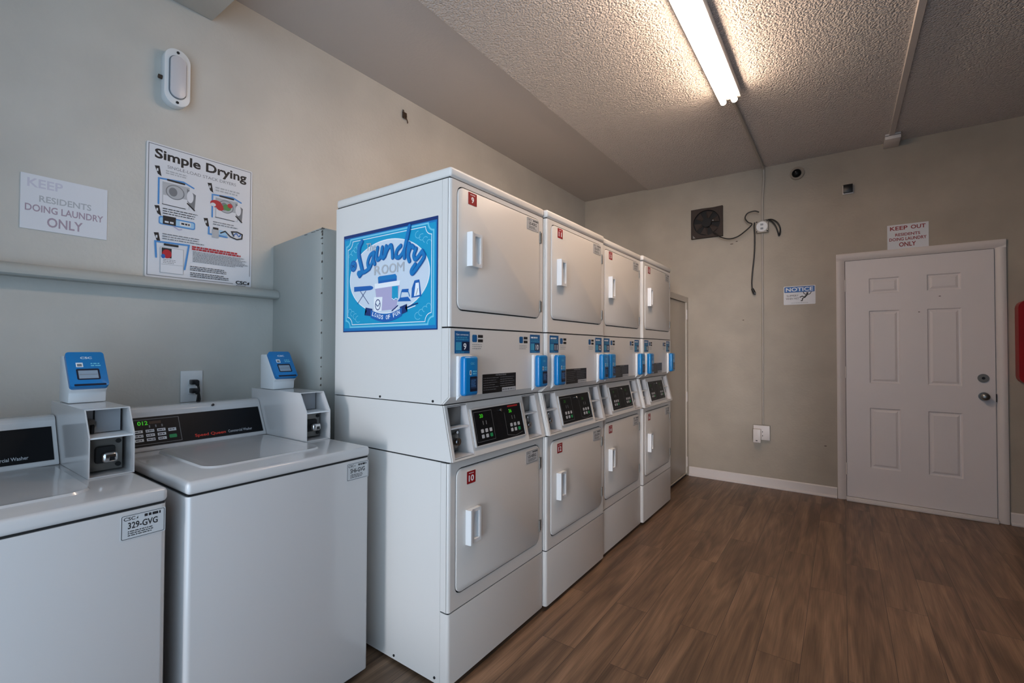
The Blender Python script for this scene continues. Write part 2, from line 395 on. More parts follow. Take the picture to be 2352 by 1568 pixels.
# baseboard, two lengths on either side of the door
def baseb(x0, x1, nm):
    b = MB(); b.prism([(L - 0.001, 0.001), (L - 0.028, 0.001), (L - 0.028, 0.010), (L - 0.022, 0.018), (L - 0.013, 0.022), (L - 0.012, 0.084), (L - 0.006, 0.092), (L - 0.001, 0.092)], lambda a, c: V((x0, a, c)), V((x1 - x0, 0, 0)))
    return struct(b.build(nm, 'trim_paint'))
baseb(1.19, 2.438, 'baseboard_far')
baseb(3.492, XR - 0.002, 'baseboard_far')
# ------------------------------------------------------------------ closet in the far corner with its own narrow door
CX, CY, CZ = 1.1835, 4.07, 1.83
struct(MB().box(0.001, CX - 0.03, CY, L - 0.002, 0.001, CZ, 0.002).build('wall_closet', 'closet_paint'))
d2 = thing('door_2', (CX - 0.03, 4.54, 0), 'narrow beige closet door with three hinges in the far corner', 'door'); struct(d2)
def loc(x, y, z): return V((x, y, z)) - V((CX - 0.03, 4.54, 0))
f = MB(); q = loc(0, 0, 0)
f.plate([(CY - 4.54, 0.03), (L - 0.002 - 4.54, 0.03), (L - 0.002 - 4.54, CZ), (CY - 4.54, CZ)], [[(CY + 0.05 - 4.54, 0.035), (L - 0.062 - 4.54, 0.035), (L - 0.062 - 4.54, CZ - 0.055), (CY + 0.05 - 4.54, CZ - 0.055)]], YZ(0.001), V((0.029, 0, 0)))
f.build('door_frame', 'closet_paint', d2)
MB().box(0.001, 0.018, CY + 0.053 - 4.54, L - 0.066 - 4.54, 0.04, CZ - 0.060, 0.002).build('door_panel', 'closet_paint', d2)
MB().box(0.001, 0.012, CY + 0.02 - 4.54, L - 0.03 - 4.54, 0.0, 0.029).build('toe_shade', 'dark_gap', d2)  # dark strip standing in for the shade under the closet door
for z in (1.60, 0.76, 0.10):
    h = MB(); h.cyl((0.030, L - 0.064 - 4.54, z), (0.030, L - 0.064 - 4.54, z + 0.10), 0.006, seg=12)
    h.box(0.0285, 0.0310, L - 0.064 - 4.54, L - 0.030 - 4.54, z, z + 0.10); h.build('hinge', 'trim_paint', d2)
# ------------------------------------------------------------------ white six-panel door
DO = V((2.964, L - 0.001, 0))
d1 = thing('door_1', DO, 'white six-panel door with deadbolt and round knob in the far wall', 'door'); struct(d1)
ox, oy = DO.x, 0
hw = 0.46
c = MB()
cas = [(0.0, 0), (0.012, -0.010), (0.030, -0.017), (0.050, -0.019), (0.062, -0.014), (0.062, 0)]   # casing profile from inside out
for sx in (-1, 1):
    c.prism([(sx * (hw + a), b) for a, b in cas], XY(0.001), V((0, 0, 2.066)))
    c.prism([(sx * (hw + 0.0), -0.0), (sx * (hw + 0.062), 0), (sx * (hw + 0.062), -0.014), (sx * (hw + 0.0), -0.001)], XY(2.067), V((0, 0, 0.062)))
c.prism([(2.067 + a, b) for a, b in cas], lambda a, b: V((-hw - 0.062, b - 0.0005, a)), V((2 * hw + 0.124, 0, 0)))
c.build('door_casing', 'trim_paint', d1)
g = MB(); g.box(-hw, hw, -0.0015, -0.0005, 0.005, 2.066); g.build('door_gap', 'dark_gap', d1)
PAN = [(-0.295, -0.095, 1.770, 1.900), (0.075, 0.275, 1.770, 1.900), (-0.295, -0.095, 1.015, 1.625), (0.075, 0.275, 1.015, 1.625), (-0.295, -0.095, 0.300, 0.805), (0.075, 0.275, 0.300, 0.805)]
s = MB()
s.plate([(-hw + 0.003, 0.036), (hw - 0.003, 0.036), (hw - 0.003, 2.062), (-hw + 0.003, 2.062)], [[(a, c_), (b, c_), (b, d_), (a, d_)] for a, b, c_, d_ in PAN], XZ(-0.003), V((0, -0.011, 0)))
for a, b, c_, d_ in PAN:
    t = bmesh.new()
    def ring(i, yy): return [t.verts.new((a + i, yy, c_ + i)), t.verts.new((b - i, yy, c_ + i)), t.verts.new((b - i, yy, d_ - i)), t.verts.new((a + i, yy, d_ - i))]
    rs = [ring(0, -0.014), ring(0.007, -0.006), ring(0.016, -0.005), ring(0.032, -0.0115)]
    for r0, r1 in zip(rs, rs[1:]):
        for k in range(4): t.faces.new((r0[k], r0[(k + 1) % 4], r1[(k + 1) % 4], r1[k]))
    t.faces.new(rs[-1])
    s._merge(t, 0)
sl = s.build('door_slab', 'door_paint', d1, smooth=False)
k = MB(); k.cyl((0.393, -0.0135, 0.943), (0.393, -0.022, 0.943), 0.032, seg=28, bev=0.002); k.cyl((0.393, -0.022, 0.943), (0.393, -0.045, 0.943), 0.011)
k.sphere((0.393, -0.060, 0.943), 0.028, (1, 0.72, 1)); k.build('door_knob', 'steel', d1)
k = MB(); k.cyl((0.390, -0.0135, 1.082), (0.390, -0.024, 1.082), 0.032, seg=28, bev=0.003); k.build('deadbolt', 'dull_steel', d1)
k = MB(); k.cyl((0.390, -0.024, 1.082), (0.390, -0.027, 1.082), 0.010, 0, 16); k.build('keyway', 'black_plastic', d1)
k = MB(); k.box(-hw, hw, -0.050, -0.001, 0.0005, 0.020, 0.003); k.box(-hw, hw, -0.030, -0.001, 0.018, 0.033, 0.003); k.build('threshold', 'trim_paint', d1)
for z in (1.80, 1.05, 0.22):
    k = MB(); k.cyl((-hw + 0.002, -0.015, z), (-hw + 0.002, -0.015, z + 0.10), 0.005, seg=10); k.build('hinge', 'trim_paint', d1)
k = MB(); k.box(hw - 0.002, hw + 0.003, -0.0145, -0.011, 0.905, 0.965); k.build('latch_plate', 'dark_gap', d1)
for x, z in ((0.02, 1.60), (0.145, 1.72)):
    k = MB(); k.box(x, x + 0.012, -0.0150, -0.0138, z, z + 0.005, 0.001); k.build('scuff', 'rust', sl)

# ------------------------------------------------------------------ fluorescent strip
def strip_light(y0, y1, label):
    ym = (y0 + y1) / 2; hl = (y1 - y0) / 2
    lt = thing('fluorescent_light', (1.876, ym, HM), label, 'light')
    hb = MB(); hb.box(-0.068, 0.068, -hl, hl, -0.055, -0.001, 0.004); hb.build('light_housing', 'white_plastic', lt)
    for sx in (-0.034, 0.034):
        t = MB(); t.cyl((sx, -hl + 0.02, -0.082), (sx, hl - 0.035, -0.082), 0.0185, seg=24, bev=0.004); t.build('fluorescent_tube', 'tube_glow', lt)
        for yy in (-hl + 0.008, hl - 0.030):
            e = MB(); e.box(sx - 0.014, sx + 0.014, yy - 0.002, yy + 0.010, -0.094, -0.0555, 0.004); e.build('lamp_holder', 'tan_plastic', lt)
strip_light(1.55, 3.385, 'twin tube fluorescent strip light glowing on the textured ceiling')

# ------------------------------------------------------------------ conduit, raceway and electrical boxes
o = MB(); o.tube([(1.878, 3.39, HM - 0.012), (1.882, 4.2, HM - 0.012), (1.884, 4.80, HM - 0.012), (1.885, 4.93, HM - 0.014), (1.885, L - 0.020, HM - 0.035), (1.884, L - 0.013, HM - 0.10), (1.872, L - 0.013, 2.70), (1.871, L - 0.013, 2.515)], 0.0105, smooth=5)
tag(o.build('conduit', 'conduit_paint'), 'thin painted conduit from the tube light along the ceiling down to the square box', 'pipe')
o = MB(); o.tube([(1.868, L - 0.010, 2.400), (1.868, L - 0.010, 1.5), (1.866, L - 0.010, 0.586)], 0.008, smooth=0)
tag(o.build('conduit', 'conduit_paint'), 'thin vertical conduit between the square box and the low wall outlet', 'pipe')
jb = thing('junction_box', (1.870, L, 2.458), 'square metal junction box with round cover plate, black cords around it', 'electrical box')
b = MB(); b.box(-0.053, 0.053, -0.045, -0.001, -0.056, 0.056, 0.006); b.build('box_body', 'conduit_paint', jb)
b = MB(); b.cyl((0, -0.0455, 0), (0, -0.050, 0), 0.047, seg=28, bev=0.001); b.build('cover_plate', 'white_plastic', jb)
b = MB()
for sy in (0.018, -0.020): b.box(-0.012, 0.012, -0.0525, -0.0505, sy - 0.009, sy + 0.009, 0.003); b.box(-0.006, -0.004, -0.0535, -0.0525, sy - 0.005, sy + 0.005); b.box(0.004, 0.006, -0.0535, -0.0525, sy - 0.005, sy + 0.005)
b.build('receptacle', 'grey_plastic', jb)
for sx in (-1, 1):
    for sz in (-1, 1):
        b = MB(); b.cyl((sx * 0.044, -0.0455, sz * 0.046), (sx * 0.044, -0.048, sz * 0.046), 0.006, seg=10); b.build('screw', 'dark_gap', jb)
yk = L - 0.035
cd = thing('fan_cord', (1.46, L - 0.03, 2.446), 'black cord sagging from the wall fan to a loop at the junction box', 'cord')
A = [(1.440, 2.455), (1.462, 2.446), (1.511, 2.402), (1.588, 2.373), (1.664, 2.384), (1.738, 2.433), (1.790, 2.485), (1.757, 2.509), (1.731, 2.554), (1.753, 2.596), (1.812, 2.607), (1.850, 2.590)]
b = MB(); b.tube([(x - 1.46, (-0.045 if i > 1 else -0.03), z - 2.446) for i, (x, z) in enumerate(A)], 0.0055); b.build('cable', 'cord_black', cd)
pc = thing('power_cord', (1.80, L - 0.03, 2.30), 'black cord hanging straight down from the junction box, plug at its end', 'cord')
A = [(1.808, 2.506), (1.804, 2.460), (1.809, 2.362), (1.805, 2.21), (1.791, 2.06), (1.782, 1.939), (1.786, 1.87)]
b = MB(); b.tube([(x - 1.80, -0.012, z - 2.30) for i, (x, z) in enumerate(A)], 0.0055); b.build('cable', 'cord_black', pc)
b = MB(); b.cyl((-0.014, -0.012, -0.425), (0.002, -0.012, -0.465), 0.011, r2=0.014, seg=12); b.box(-0.006, 0.016, -0.021, -0.003, -0.482, -0.460, 0.003)
b.build('plug', 'black_plastic', pc)
for A in ([(1.880, 2.514), (1.944, 2.516), (1.996, 2.479), (2.02, 2.421), (2.012, 2.362)], [(1.884, 2.518), (1.935, 2.510), (1.983, 2.447), (2.008, 2.354)]):
    b = MB(); b.tube([(x - 1.870, -0.014 - 0.03 * math.sin(PI * i / (len(A) - 1)), z - 2.458) for i, (x, z) in enumerate(A)], 0.0055); b.build('loose_cord', 'cord_black', jb)
# low outlet box with a plug-in device
lo = thing('wall_outlet', (1.856, L, 0.50), 'beige low wall outlet with a white plug-in adapter, under the vertical conduit', 'outlet')
b = MB(); b.box(-0.070, 0.070, -0.030, -0.001, -0.058, 0.080, 0.003); b.build('outlet_box', 'conduit_paint', lo)
b = MB(); b.box(-0.068, 0.068, -0.0335, -0.0305, -0.056, 0.078, 0.001)
b.build('face_plate', 'trim_paint', lo)
b = MB(); b.box(-0.067, -0.002, -0.075, -0.034, -0.080, 0.046, 0.005); b.build('plug_in_adapter', 'trim_paint', lo)
for q_ in ((0.006, 0.012, -0.035, -0.0337, 0.015, 0.024), (0.006, 0.012, -0.035, -0.0337, -0.022, -0.012), (-0.044, -0.028, -0.0762, -0.0752, -0.065, -0.058)):
    b = MB(); b.box(*q_); b.build('slot', 'dark_gap', lo)
# ceiling raceway and small white box
tag(MB().prism([(-0.020, 0), (-0.016, -0.014), (0.016, -0.014), (0.020, 0)], lambda a, z: V((2.818 + a, YN + 0.01, HM - 0.0005 + z)), V((0, 4.775 - YN - 0.01, 0))).build('ceiling_raceway', 'ceiling_smooth'),
    'straight painted raceway running along the ceiling to the small white box', 'raceway')
hb = thing('alarm_box', (2.824, 4.88, HM), 'small white box on the ceiling where the raceway meets the far wall', 'box')
b = MB(); b.box(-0.050, 0.050, -0.105, 0.104, -0.046, -0.001, 0.003); b.build('box_body', 'trim_paint', hb)
b = MB(); b.box(-0.0495, 0.0495, -0.1055, 0.1035, -0.020, -0.016); b.build('seam', 'dark_gap', hb)
# exhaust fan
fn = thing('exhaust_fan', (1.372, L, 2.575), 'dirty dark square exhaust fan with blades high on the far wall', 'fan')
b = MB(); hole = ell(0, 0, 0.128, 0.128, 40)
b.plate([(-0.150, -0.149), (0.150, -0.150), (0.150, 0.151), (0.06, 0.146), (-0.04, 0.150), (-0.150, 0.148)], [hole], XZ(-0.020), V((0, -0.014, 0)))
for a0, a1, c0, c1 in ((-0.15, 0.15, 0.140, 0.150), (-0.15, 0.15, -0.150, -0.140), (-0.15, -0.140, -0.15, 0.15), (0.140, 0.15, -0.15, 0.15)): b.box(a0, a1, -0.020, -0.001, c0, c1)
b.build('fan_frame', 'fan_dirty', fn)
b = MB(); b.box(-0.138, 0.138, -0.004, -0.001, -0.138, 0.138); b.build('back_panel', 'fan_dark', fn)
b = MB(); b.cyl((0, -0.005, 0), (0, -0.038, 0), 0.046, seg=28, bev=0.004); b.build('fan_hub', 'fan_dark', fn)
for i in range(6):
    a = math.radians(60 * i + 20); t = bmesh.new()
    pr = [(0.045, -0.25), (0.120, -0.34), (0.122, 0.22), (0.045, 0.25)]
    vs = []
    for r_, w in pr:
        th = a + w; vs.append(t.verts.new((r_ * math.cos(th), -0.016 + w * 0.035, r_ * math.sin(th))))
    fc = t.faces.new(vs); ex = bmesh.ops.extrude_face_region(t, geom=[fc]); bmesh.ops.translate(t, vec=(0, 0.002, 0), verts=[g for g in ex['geom'] if isinstance(g, bmesh.types.BMVert)])
    bb = MB(); bb._merge(t, 0); bb.build('fan_blade', 'fan_dirty', fn)
b = MB(); b.box(0.052, 0.066, -0.036, -0.0345, 0.012, 0.018, 0.001); b.build('bare_metal_patch', 'chrome', fn)
b = MB(); b.prism([(-0.132, -0.146), (-0.105, -0.146), (-0.132, -0.115)], XZ(-0.0342), V((0, -0.0006, 0)))
b.build('bare_metal_patch', 'chrome', fn)
# dome camera, square sensor
cm = thing('dome_camera', (2.155, L, 2.913), 'small round tan dome camera with black lens just under the ceiling', 'camera')
b = MB(); b.cyl((0, -0.001, 0), (0, -0.020, 0), 0.058, seg=32, bev=0.004); b.build('camera_base', 'tan_plastic', cm)
b = MB(); b.sphere((-0.004, -0.022, -0.003), 0.038, (1, 0.85, 1)); b.build('camera_dome', 'black_gloss', cm)
b = MB(); b.sphere((-0.008, -0.0535, 0.002), 0.005); b.build('lens_glint', 'chrome', cm)
sq = thing('motion_sensor', (2.531, L, 2.692), 'small black square sensor in a pale mount on the far wall', 'sensor')
b = MB(); b.box(-0.038, 0.040, -0.012, -0.001, -0.042, 0.036, 0.003); b.build('mount_plate', 'trim_paint', sq)
b = MB(); b.box(-0.033, 0.034, -0.040, -0.0125, -0.034, 0.035, 0.003); b.build('sensor_body', 'black_plastic', sq)
# red box at the right edge
rc = thing('extinguisher_box', (3.72, L, 1.355), 'red rounded wall box with dark front beside the white door', 'box')
b = MB(); b.plate(rr(-0.192, 0.192, -0.305, 0.305, 0.055), [rr(-0.150, 0.150, -0.262, 0.262, 0.03)], XZ(-0.001), V((0, -0.09, 0))); b.build('box_frame', 'red_paint', rc)
b = MB(); b.prism(rr(-0.149, 0.149, -0.261, 0.261, 0.03), XZ(-0.001), V((0, -0.072, 0))); b.build('front_window', 'black_gloss', rc)
b = MB(); b.box(-0.149 + 0.018, -0.149 + 0.034, -0.080, -0.0735, 0.05, 0.15, 0.003); b.build('latch', 'steel', rc)

# ------------------------------------------------------------------ paper signs
def sign_keep(name, o, u, v, w, h, faded, label):
    s = Sheet(o, u, v); s.board(w, h, 0.002, 'paper')
    red = 'ink_faded' if faded else 'ink_red'; pale = 'ink_veryfaded' if faded else 'ink_red'
    s.text('KEEP', w * 0.07, w * (0.50 if not faded else 0.46), h * 0.77, h * 0.93, pale, 0.02)
    s.text('OUT', w * 0.58, w * 0.93, h * 0.77, h * 0.93, 'paper' if faded else red, 0.02)
    s.text('RESIDENTS', w * 0.20, w * 0.80, h * 0.52, h * 0.64, 'ink_lightgrey' if faded else red, 0.02)
    s.text('DOING LAUNDRY', w * 0.05, w * 0.95, h * 0.33, h * 0.46, red, 0.02)
    s.text('ONLY', w * 0.29, w * 0.70, h * 0.08, h * 0.26, red, 0.02)
    return tag(s.build(name), label, 'sign')
sign_keep('paper_sign', (0.001, 0.348, 1.735), Y, Z, 0.250, 0.207, True, 'faded white paper sign on the left wall above the ledge, left of the poster')
sign_keep('paper_sign', (2.795, L - 0.001, 2.131), X, -Y * 0 + Z, 0.260, 0.201, False, 'white sign with dark red lettering standing on top of the white door frame')
# NOTICE sign
s = Sheet((2.041, L - 0.001, 1.708), X, Z); s.board(0.248, 0.170, 0.002, 'paper', 0.008)
s.rect(0.006, 0.242, 0.112, 0.164, 'label_navy', 0.005); s.rect(0.008, 0.240, 0.114, 0.162, 'sign_deep', 0.004)
s.text('NOTICE', 0.018, 0.230, 0.121, 0.156, 'ink_white', 0.02)
s.text('SLIPPERY', 0.024, 0.118, 0.073, 0.091, 'ink_black'); s.text('WHEN WET', 0.018, 0.122, 0.046, 0.064, 'ink_black')
s.greek(0.06, 0.20, 0.010, 0.020, 1, 'ink_lightgrey', 4)
s.poly(ell(0.186, 0.099, 0.009, 0.009, 16), 'ink_black')
s.line([(0.184, 0.087), (0.166, 0.064)], 0.013, 'ink_black'); s.line([(0.180, 0.084), (0.160, 0.098), (0.155, 0.112)], 0.006, 'ink_black'); s.line([(0.186, 0.083), (0.206, 0.092), (0.216, 0.108)], 0.006, 'ink_black')
s.line([(0.166, 0.064), (0.146, 0.074), (0.130, 0.066)], 0.008, 'ink_black'); s.line([(0.166, 0.062), (0.150, 0.054), (0.146, 0.034), (0.138, 0.034)], 0.008, 'ink_black')
tag(s.build('notice_sign'), 'small white sign with blue notice band and slipping figure', 'sign')

# ------------------------------------------------------------------ "Simple Drying" poster on the left wall
s = Sheet((0.0015, 0.727, 1.603), Y, Z); pw, ph = 0.447, 0.597
s.board(pw, ph, 0.003, 'paper', 0.006)
s.line([(0.008, 0.590), (0.439, 0.590), (0.439, 0.055)], 0.003, 'ink_grey'); s.line([(0.008, 0.590), (0.008, 0.009), (0.360, 0.009)], 0.003, 'ink_grey')
s.text('Simple Drying', 0.030, 0.418, 0.518, 0.575, 'ink_black', 0.028)
# slab serifs for the title
s.text('SINGLE-LOAD STACK DRYERS', 0.078, 0.368, 0.498, 0.512, 'ink_grey')
def flag(u, v):
    s.poly([(u, v + 0.040), (u + 0.018, v + 0.043), (u + 0.022, v + 0.010), (u + 0.026, v - 0.002), (u + 0.012, v + 0.006)], 'ink_black'); s.rect(u + 0.008, u + 0.014, v + 0.018, v + 0.030, 'paper')
for n, (u, v) in enumerate(((0.030, 0.456), (0.240, 0.440), (0.031, 0.279), (0.225, 0.267), (0.030, 0.158))): flag(u, v)
def washer_art(u, v, w, h, red):
    s.line([(u - 0.014, v - 0.002), (u - 0.014, v + h * 0.95), (u + w * 0.6, v + h * 1.02), (u + w * 0.9, v + h * 0.88)], 0.007, 'poster_blue')
    s.poly([(u, v), (u + w * 0.78, v), (u + w * 0.78, v + h * 0.86), (u, v + h * 0.86)], 'ink_lightgrey'); s.poly([(u + 0.003, v), (u + w * 0.76, v), (u + w * 0.76, v + h * 0.36), (u + 0.003, v + h * 0.36)], 'paper')
    s.line([(u + 0.02, v + h * 0.96), (u + w * 0.62, v + h * 0.95)], 0.008, 'ink_black')
    s.poly(ell(u + w * 0.36, v + h * 0.54, w * 0.27, h * 0.28, 28), 'ink_grey'); s.poly(ell(u + w * 0.36, v + h * 0.54, w * 0.24, h * 0.25, 28), 'ink_lightgrey'); s.poly(ell(u + w * 0.30, v + h * 0.54, w * 0.12, h * 0.17, 20), 'ink_grey')
    s.poly([(u + w * 0.70, v + h * 0.80), (u + w * 0.97, v + h * 0.62), (u + w * 0.93, v - 0.002), (u + w * 0.72, v + h * 0.28)], 'ink_grey')
    s.poly(ell(u + w * 0.80, v + h * 0.50, w * 0.10, h * 0.24, 20), 'paper')
    s.line([(u + w * 0.72, v + h * 0.22), (u + w * 0.93, v + 0.0)], 0.006, 'ink_black'); s.line([(u, v), (u + w * 0.66, v - 0.002)], 0.003, 'ink_black')
    if red:
        s.poly(ell(u + w * 0.02, v + h * 0.58, w * 0.20, h * 0.16, 20), 'poster_red'); s.poly(ell(u + w * 0.16, v + h * 0.46, w * 0.13, h * 0.14, 20), 'poster_red'); s.poly(ell(u + w * 0.40, v + h * 0.52, w * 0.14, h * 0.14, 20), 'poster_green'); s.poly(ell(u + w * 0.50, v + h * 0.62, w * 0.09, h * 0.10, 16), 'poster_red')
        s.poly(ell(u - w * 0.08, v + h * 0.52, w * 0.09, h * 0.08, 14), 'paper')
s.greek(0.072, 0.165, 0.470, 0.490, 2, 'ink_lightgrey', 11); s.greek(0.275, 0.400, 0.448, 0.474, 2, 'ink_lightgrey', 12)
washer_art(0.060, 0.332, 0.136, 0.118, False); washer_art(0.276, 0.323, 0.130, 0.112, True)
s.greek(0.062, 0.205, 0.286, 0.318, 3, 'ink_black', 1, 0.32)
s.rect(0.048, 0.190, 0.240, 0.276, 'poster_blue', 0.008); s.rect(0.052, 0.186, 0.245, 0.271, 'poster_cyan', 0.006); s.rect(0.063, 0.113, 0.243, 0.281, 'ink_black'); s.rect(0.070, 0.085, 0.250, 0.258, 'paper'); s.rect(0.090, 0.104, 0.250, 0.258, 'paper')
s.rect(0.128, 0.173, 0.249, 0.269, 'paper', 0.003); s.greek(0.134, 0.170, 0.254, 0.264, 1, 'ink_black', 3, 0.8); s.line([(0.104, 0.240), (0.124, 0.228), (0.136, 0.232)], 0.004, 'sign_lilac')
s.greek(0.266, 0.388, 0.282, 0.304, 2, 'ink_grey', 2, 0.36)
s.line([(0.248, 0.268), (0.248, 0.236), (0.330, 0.234)], 0.007, 'poster_blue'); s.rect(0.266, 0.290, 0.262, 0.272, 'ink_black'); s.rect(0.262, 0.292, 0.222, 0.262, 'ink_lightgrey'); s.rect(0.292, 0.330, 0.240, 0.264, 'poster_cyan', 0.004)
s.line([(0.300, 0.250), (0.320, 0.262), (0.345, 0.240), (0.375, 0.232), (0.398, 0.240), (0.400, 0.262), (0.375, 0.270), (0.350, 0.266), (0.360, 0.246)], 0.006, 'ink_black'); s.stroke([(0.360, 0.250), (0.372, 0.262), (0.384, 0.248), (0.392, 0.260)], 0.004, 'sign_deep')
s.greek(0.062, 0.235, 0.172, 0.204, 3, 'ink_grey', 5, 0.36)
s.line([(0.040, 0.090), (0.036, 0.160), (0.166, 0.164), (0.150, 0.050)], 0.007, 'poster_blue'); s.rect(0.055, 0.145, 0.024, 0.140, 'ink_lightgrey'); s.rect(0.057, 0.143, 0.026, 0.138, 'paper'); s.rect(0.068, 0.124, 0.147, 0.156, 'ink_black')
s.rect(0.060, 0.098, 0.092, 0.136, 'ink_black'); s.poly(ell(0.080, 0.110, 0.018, 0.020, 24), 'poster_red'); s.poly(ell(0.066, 0.098, 0.008, 0.010, 16), 'sign_deep'); s.greek(0.066, 0.118, 0.066, 0.088, 3, 'ink_grey', 8, 0.35); s.line([(0.060, 0.062), (0.142, 0.064)], 0.001, 'ink_grey')
s.greek(0.178, 0.428, 0.145, 0.166, 2, 'poster_red', 6, 0.75); s.greek(0.182, 0.430, 0.090, 0.142, 8, 'ink_grey', 7, 0.45); s.greek(0.172, 0.336, 0.048, 0.072, 3, 'ink_black', 9, 0.4); s.greek(0.172, 0.340, 0.018, 0.042, 3, 'ink_black', 10, 0.4)
s.text('CSC', 0.372, 0.424, 0.008, 0.026, 'ink_black', 0.03); s.poly([(0.427, 0.010), (0.435, 0.010), (0.437, 0.024), (0.428, 0.020)], 'ink_black'); s.greek(0.374, 0.420, 0.000, 0.005, 1, 'ink_grey', 21)
tag(s.build('wall_poster'), 'white instruction poster titled Simple Drying on the left wall above the ledge', 'poster')

# ------------------------------------------------------------------ bulkhead lamp, bracket, outlet on the left wall
bl = thing('wall_lamp', (0, 0.825, 2.508), 'white oblong bulkhead lamp, unlit, high on the left wall', 'lamp')
b = MB(); b.prism(rr(-0.050, 0.050, -0.128, 0.128, 0.049, 10), YZ(0.0004), V((0.046, 0, 0)), r=0.006); b.build('lamp_body', 'white_plastic', bl)
b = MB(); b.prism(rr(-0.030, 0.030, -0.094, 0.094, 0.0299, 10), YZ(0.0465), V((0.010, 0, 0)), r=0.004); b.build('lens_cover', 'lens', bl)
b = MB(); b.plate(rr(-0.034, 0.034, -0.098, 0.098, 0.0339, 10), [rr(-0.031, 0.031, -0.095, 0.095, 0.0309, 10)], YZ(0.0466), V((0.0015, 0, 0))); b.build('gasket', 'ink_grey', bl)
for z in (0.113, -0.113):
    b = MB(); b.cyl((0.0465, 0, z), (0.0485, 0, z), 0.006, seg=12); b.build('screw', 'dark_gap', bl)
b = MB(); b.cyl((0.018, -0.050, -0.012), (0.018, -0.064, -0.012), 0.009, seg=12); b.build('side_knob', 'rust', bl)
hk = MB()
hk.tube([(0.001, 2.178, 2.950), (0.018, 2.170, 2.935), (0.020, 2.168, 2.905), (0.016, 2.185, 2.890), (0.010, 2.205, 2.893), (0.012, 2.212, 2.875), (0.012, 2.210, 2.868)], 0.0035)
hk.tube([(0.010, 2.180, 2.925), (0.018, 2.182, 2.908), (0.018, 2.194, 2.900), (0.012, 2.202, 2.915)], 0.003); hk.box(0.001, 0.004, 2.172, 2.212, 2.895, 2.940, 0.001)
tag(hk.build('wall_bracket', 'rust'), 'small rusty bent bracket stub high on the left wall near the ceiling', 'bracket')
ou = thing('wall_outlet', (0, 0.913, 1.112), 'white outlet plate with black plugs above the right washer console', 'outlet')
b = MB(); b.box(0.001, 0.007, -0.045, 0.045, -0.072, 0.072, 0.002); b.build('face_plate', 'white_plastic', ou)
b = MB(); b.box(0.0072, 0.010, -0.016, 0.016, 0.006, 0.036, 0.004); b.box(0.0072, 0.010, -0.016, 0.016, -0.036, -0.006, 0.004); b.build('receptacle', 'white_plastic', ou)
for z, rx in ((0.021, 0.0), (-0.019, 0.004)):
    pl = MB(); pl.box(0.0105, 0.045, -0.013, 0.014, z - 0.011, z + 0.011, 0.004); pl.box(0.030, 0.046, 0.004, 0.018, z - 0.018, z + 0.008, 0.004)
    po = pl.build('plug', 'black_plastic', ou)
    b = MB(); b.tube([(0.040, 0.012 + rx, z - 0.012), (0.042, 0.016 + rx, z - 0.04), (0.040, 0.010 + rx * 2, -0.075), (0.030, 0.006 + rx * 3, -0.16), (0.020, 0.006 + rx * 3, -0.30)], 0.0045); b.build('cord', 'cord_black', po)

# ------------------------------------------------------------------ card readers and stickers shared by the machines
def id_plate(o, u, v, w, h, code, parent, seed, name='id_sticker'):
    s = Sheet(o, u, v); s.board(w, h, 0.0006, 'paper_silver', 0.003)
    s.line(rr(w * 0.03, w * 0.97, h * 0.04, h * 0.96, 0.003), 0.0014, 'ink_black', True)
    s.text('CSC', w * 0.07, w * 0.32, h * 0.76, h * 0.90, 'ink_black', 0.02); s.poly([(w * 0.34, h * 0.78), (w * 0.38, h * 0.78), (w * 0.38, h * 0.88)], 'ink_black')
    s.greek(w * 0.52, w * 0.98, h * 0.78, h * 0.90, 1, 'ink_black', seed, 0.9)
    s.text(code, w * 0.16, w * 0.82, h * 0.42, h * 0.68, 'ink_black', 0.02)
    s.greek(w * 0.16, w * 0.85, h * 0.12, h * 0.36, 3, 'ink_black', seed + 1, 0.45)
    return s.build(name, parent)

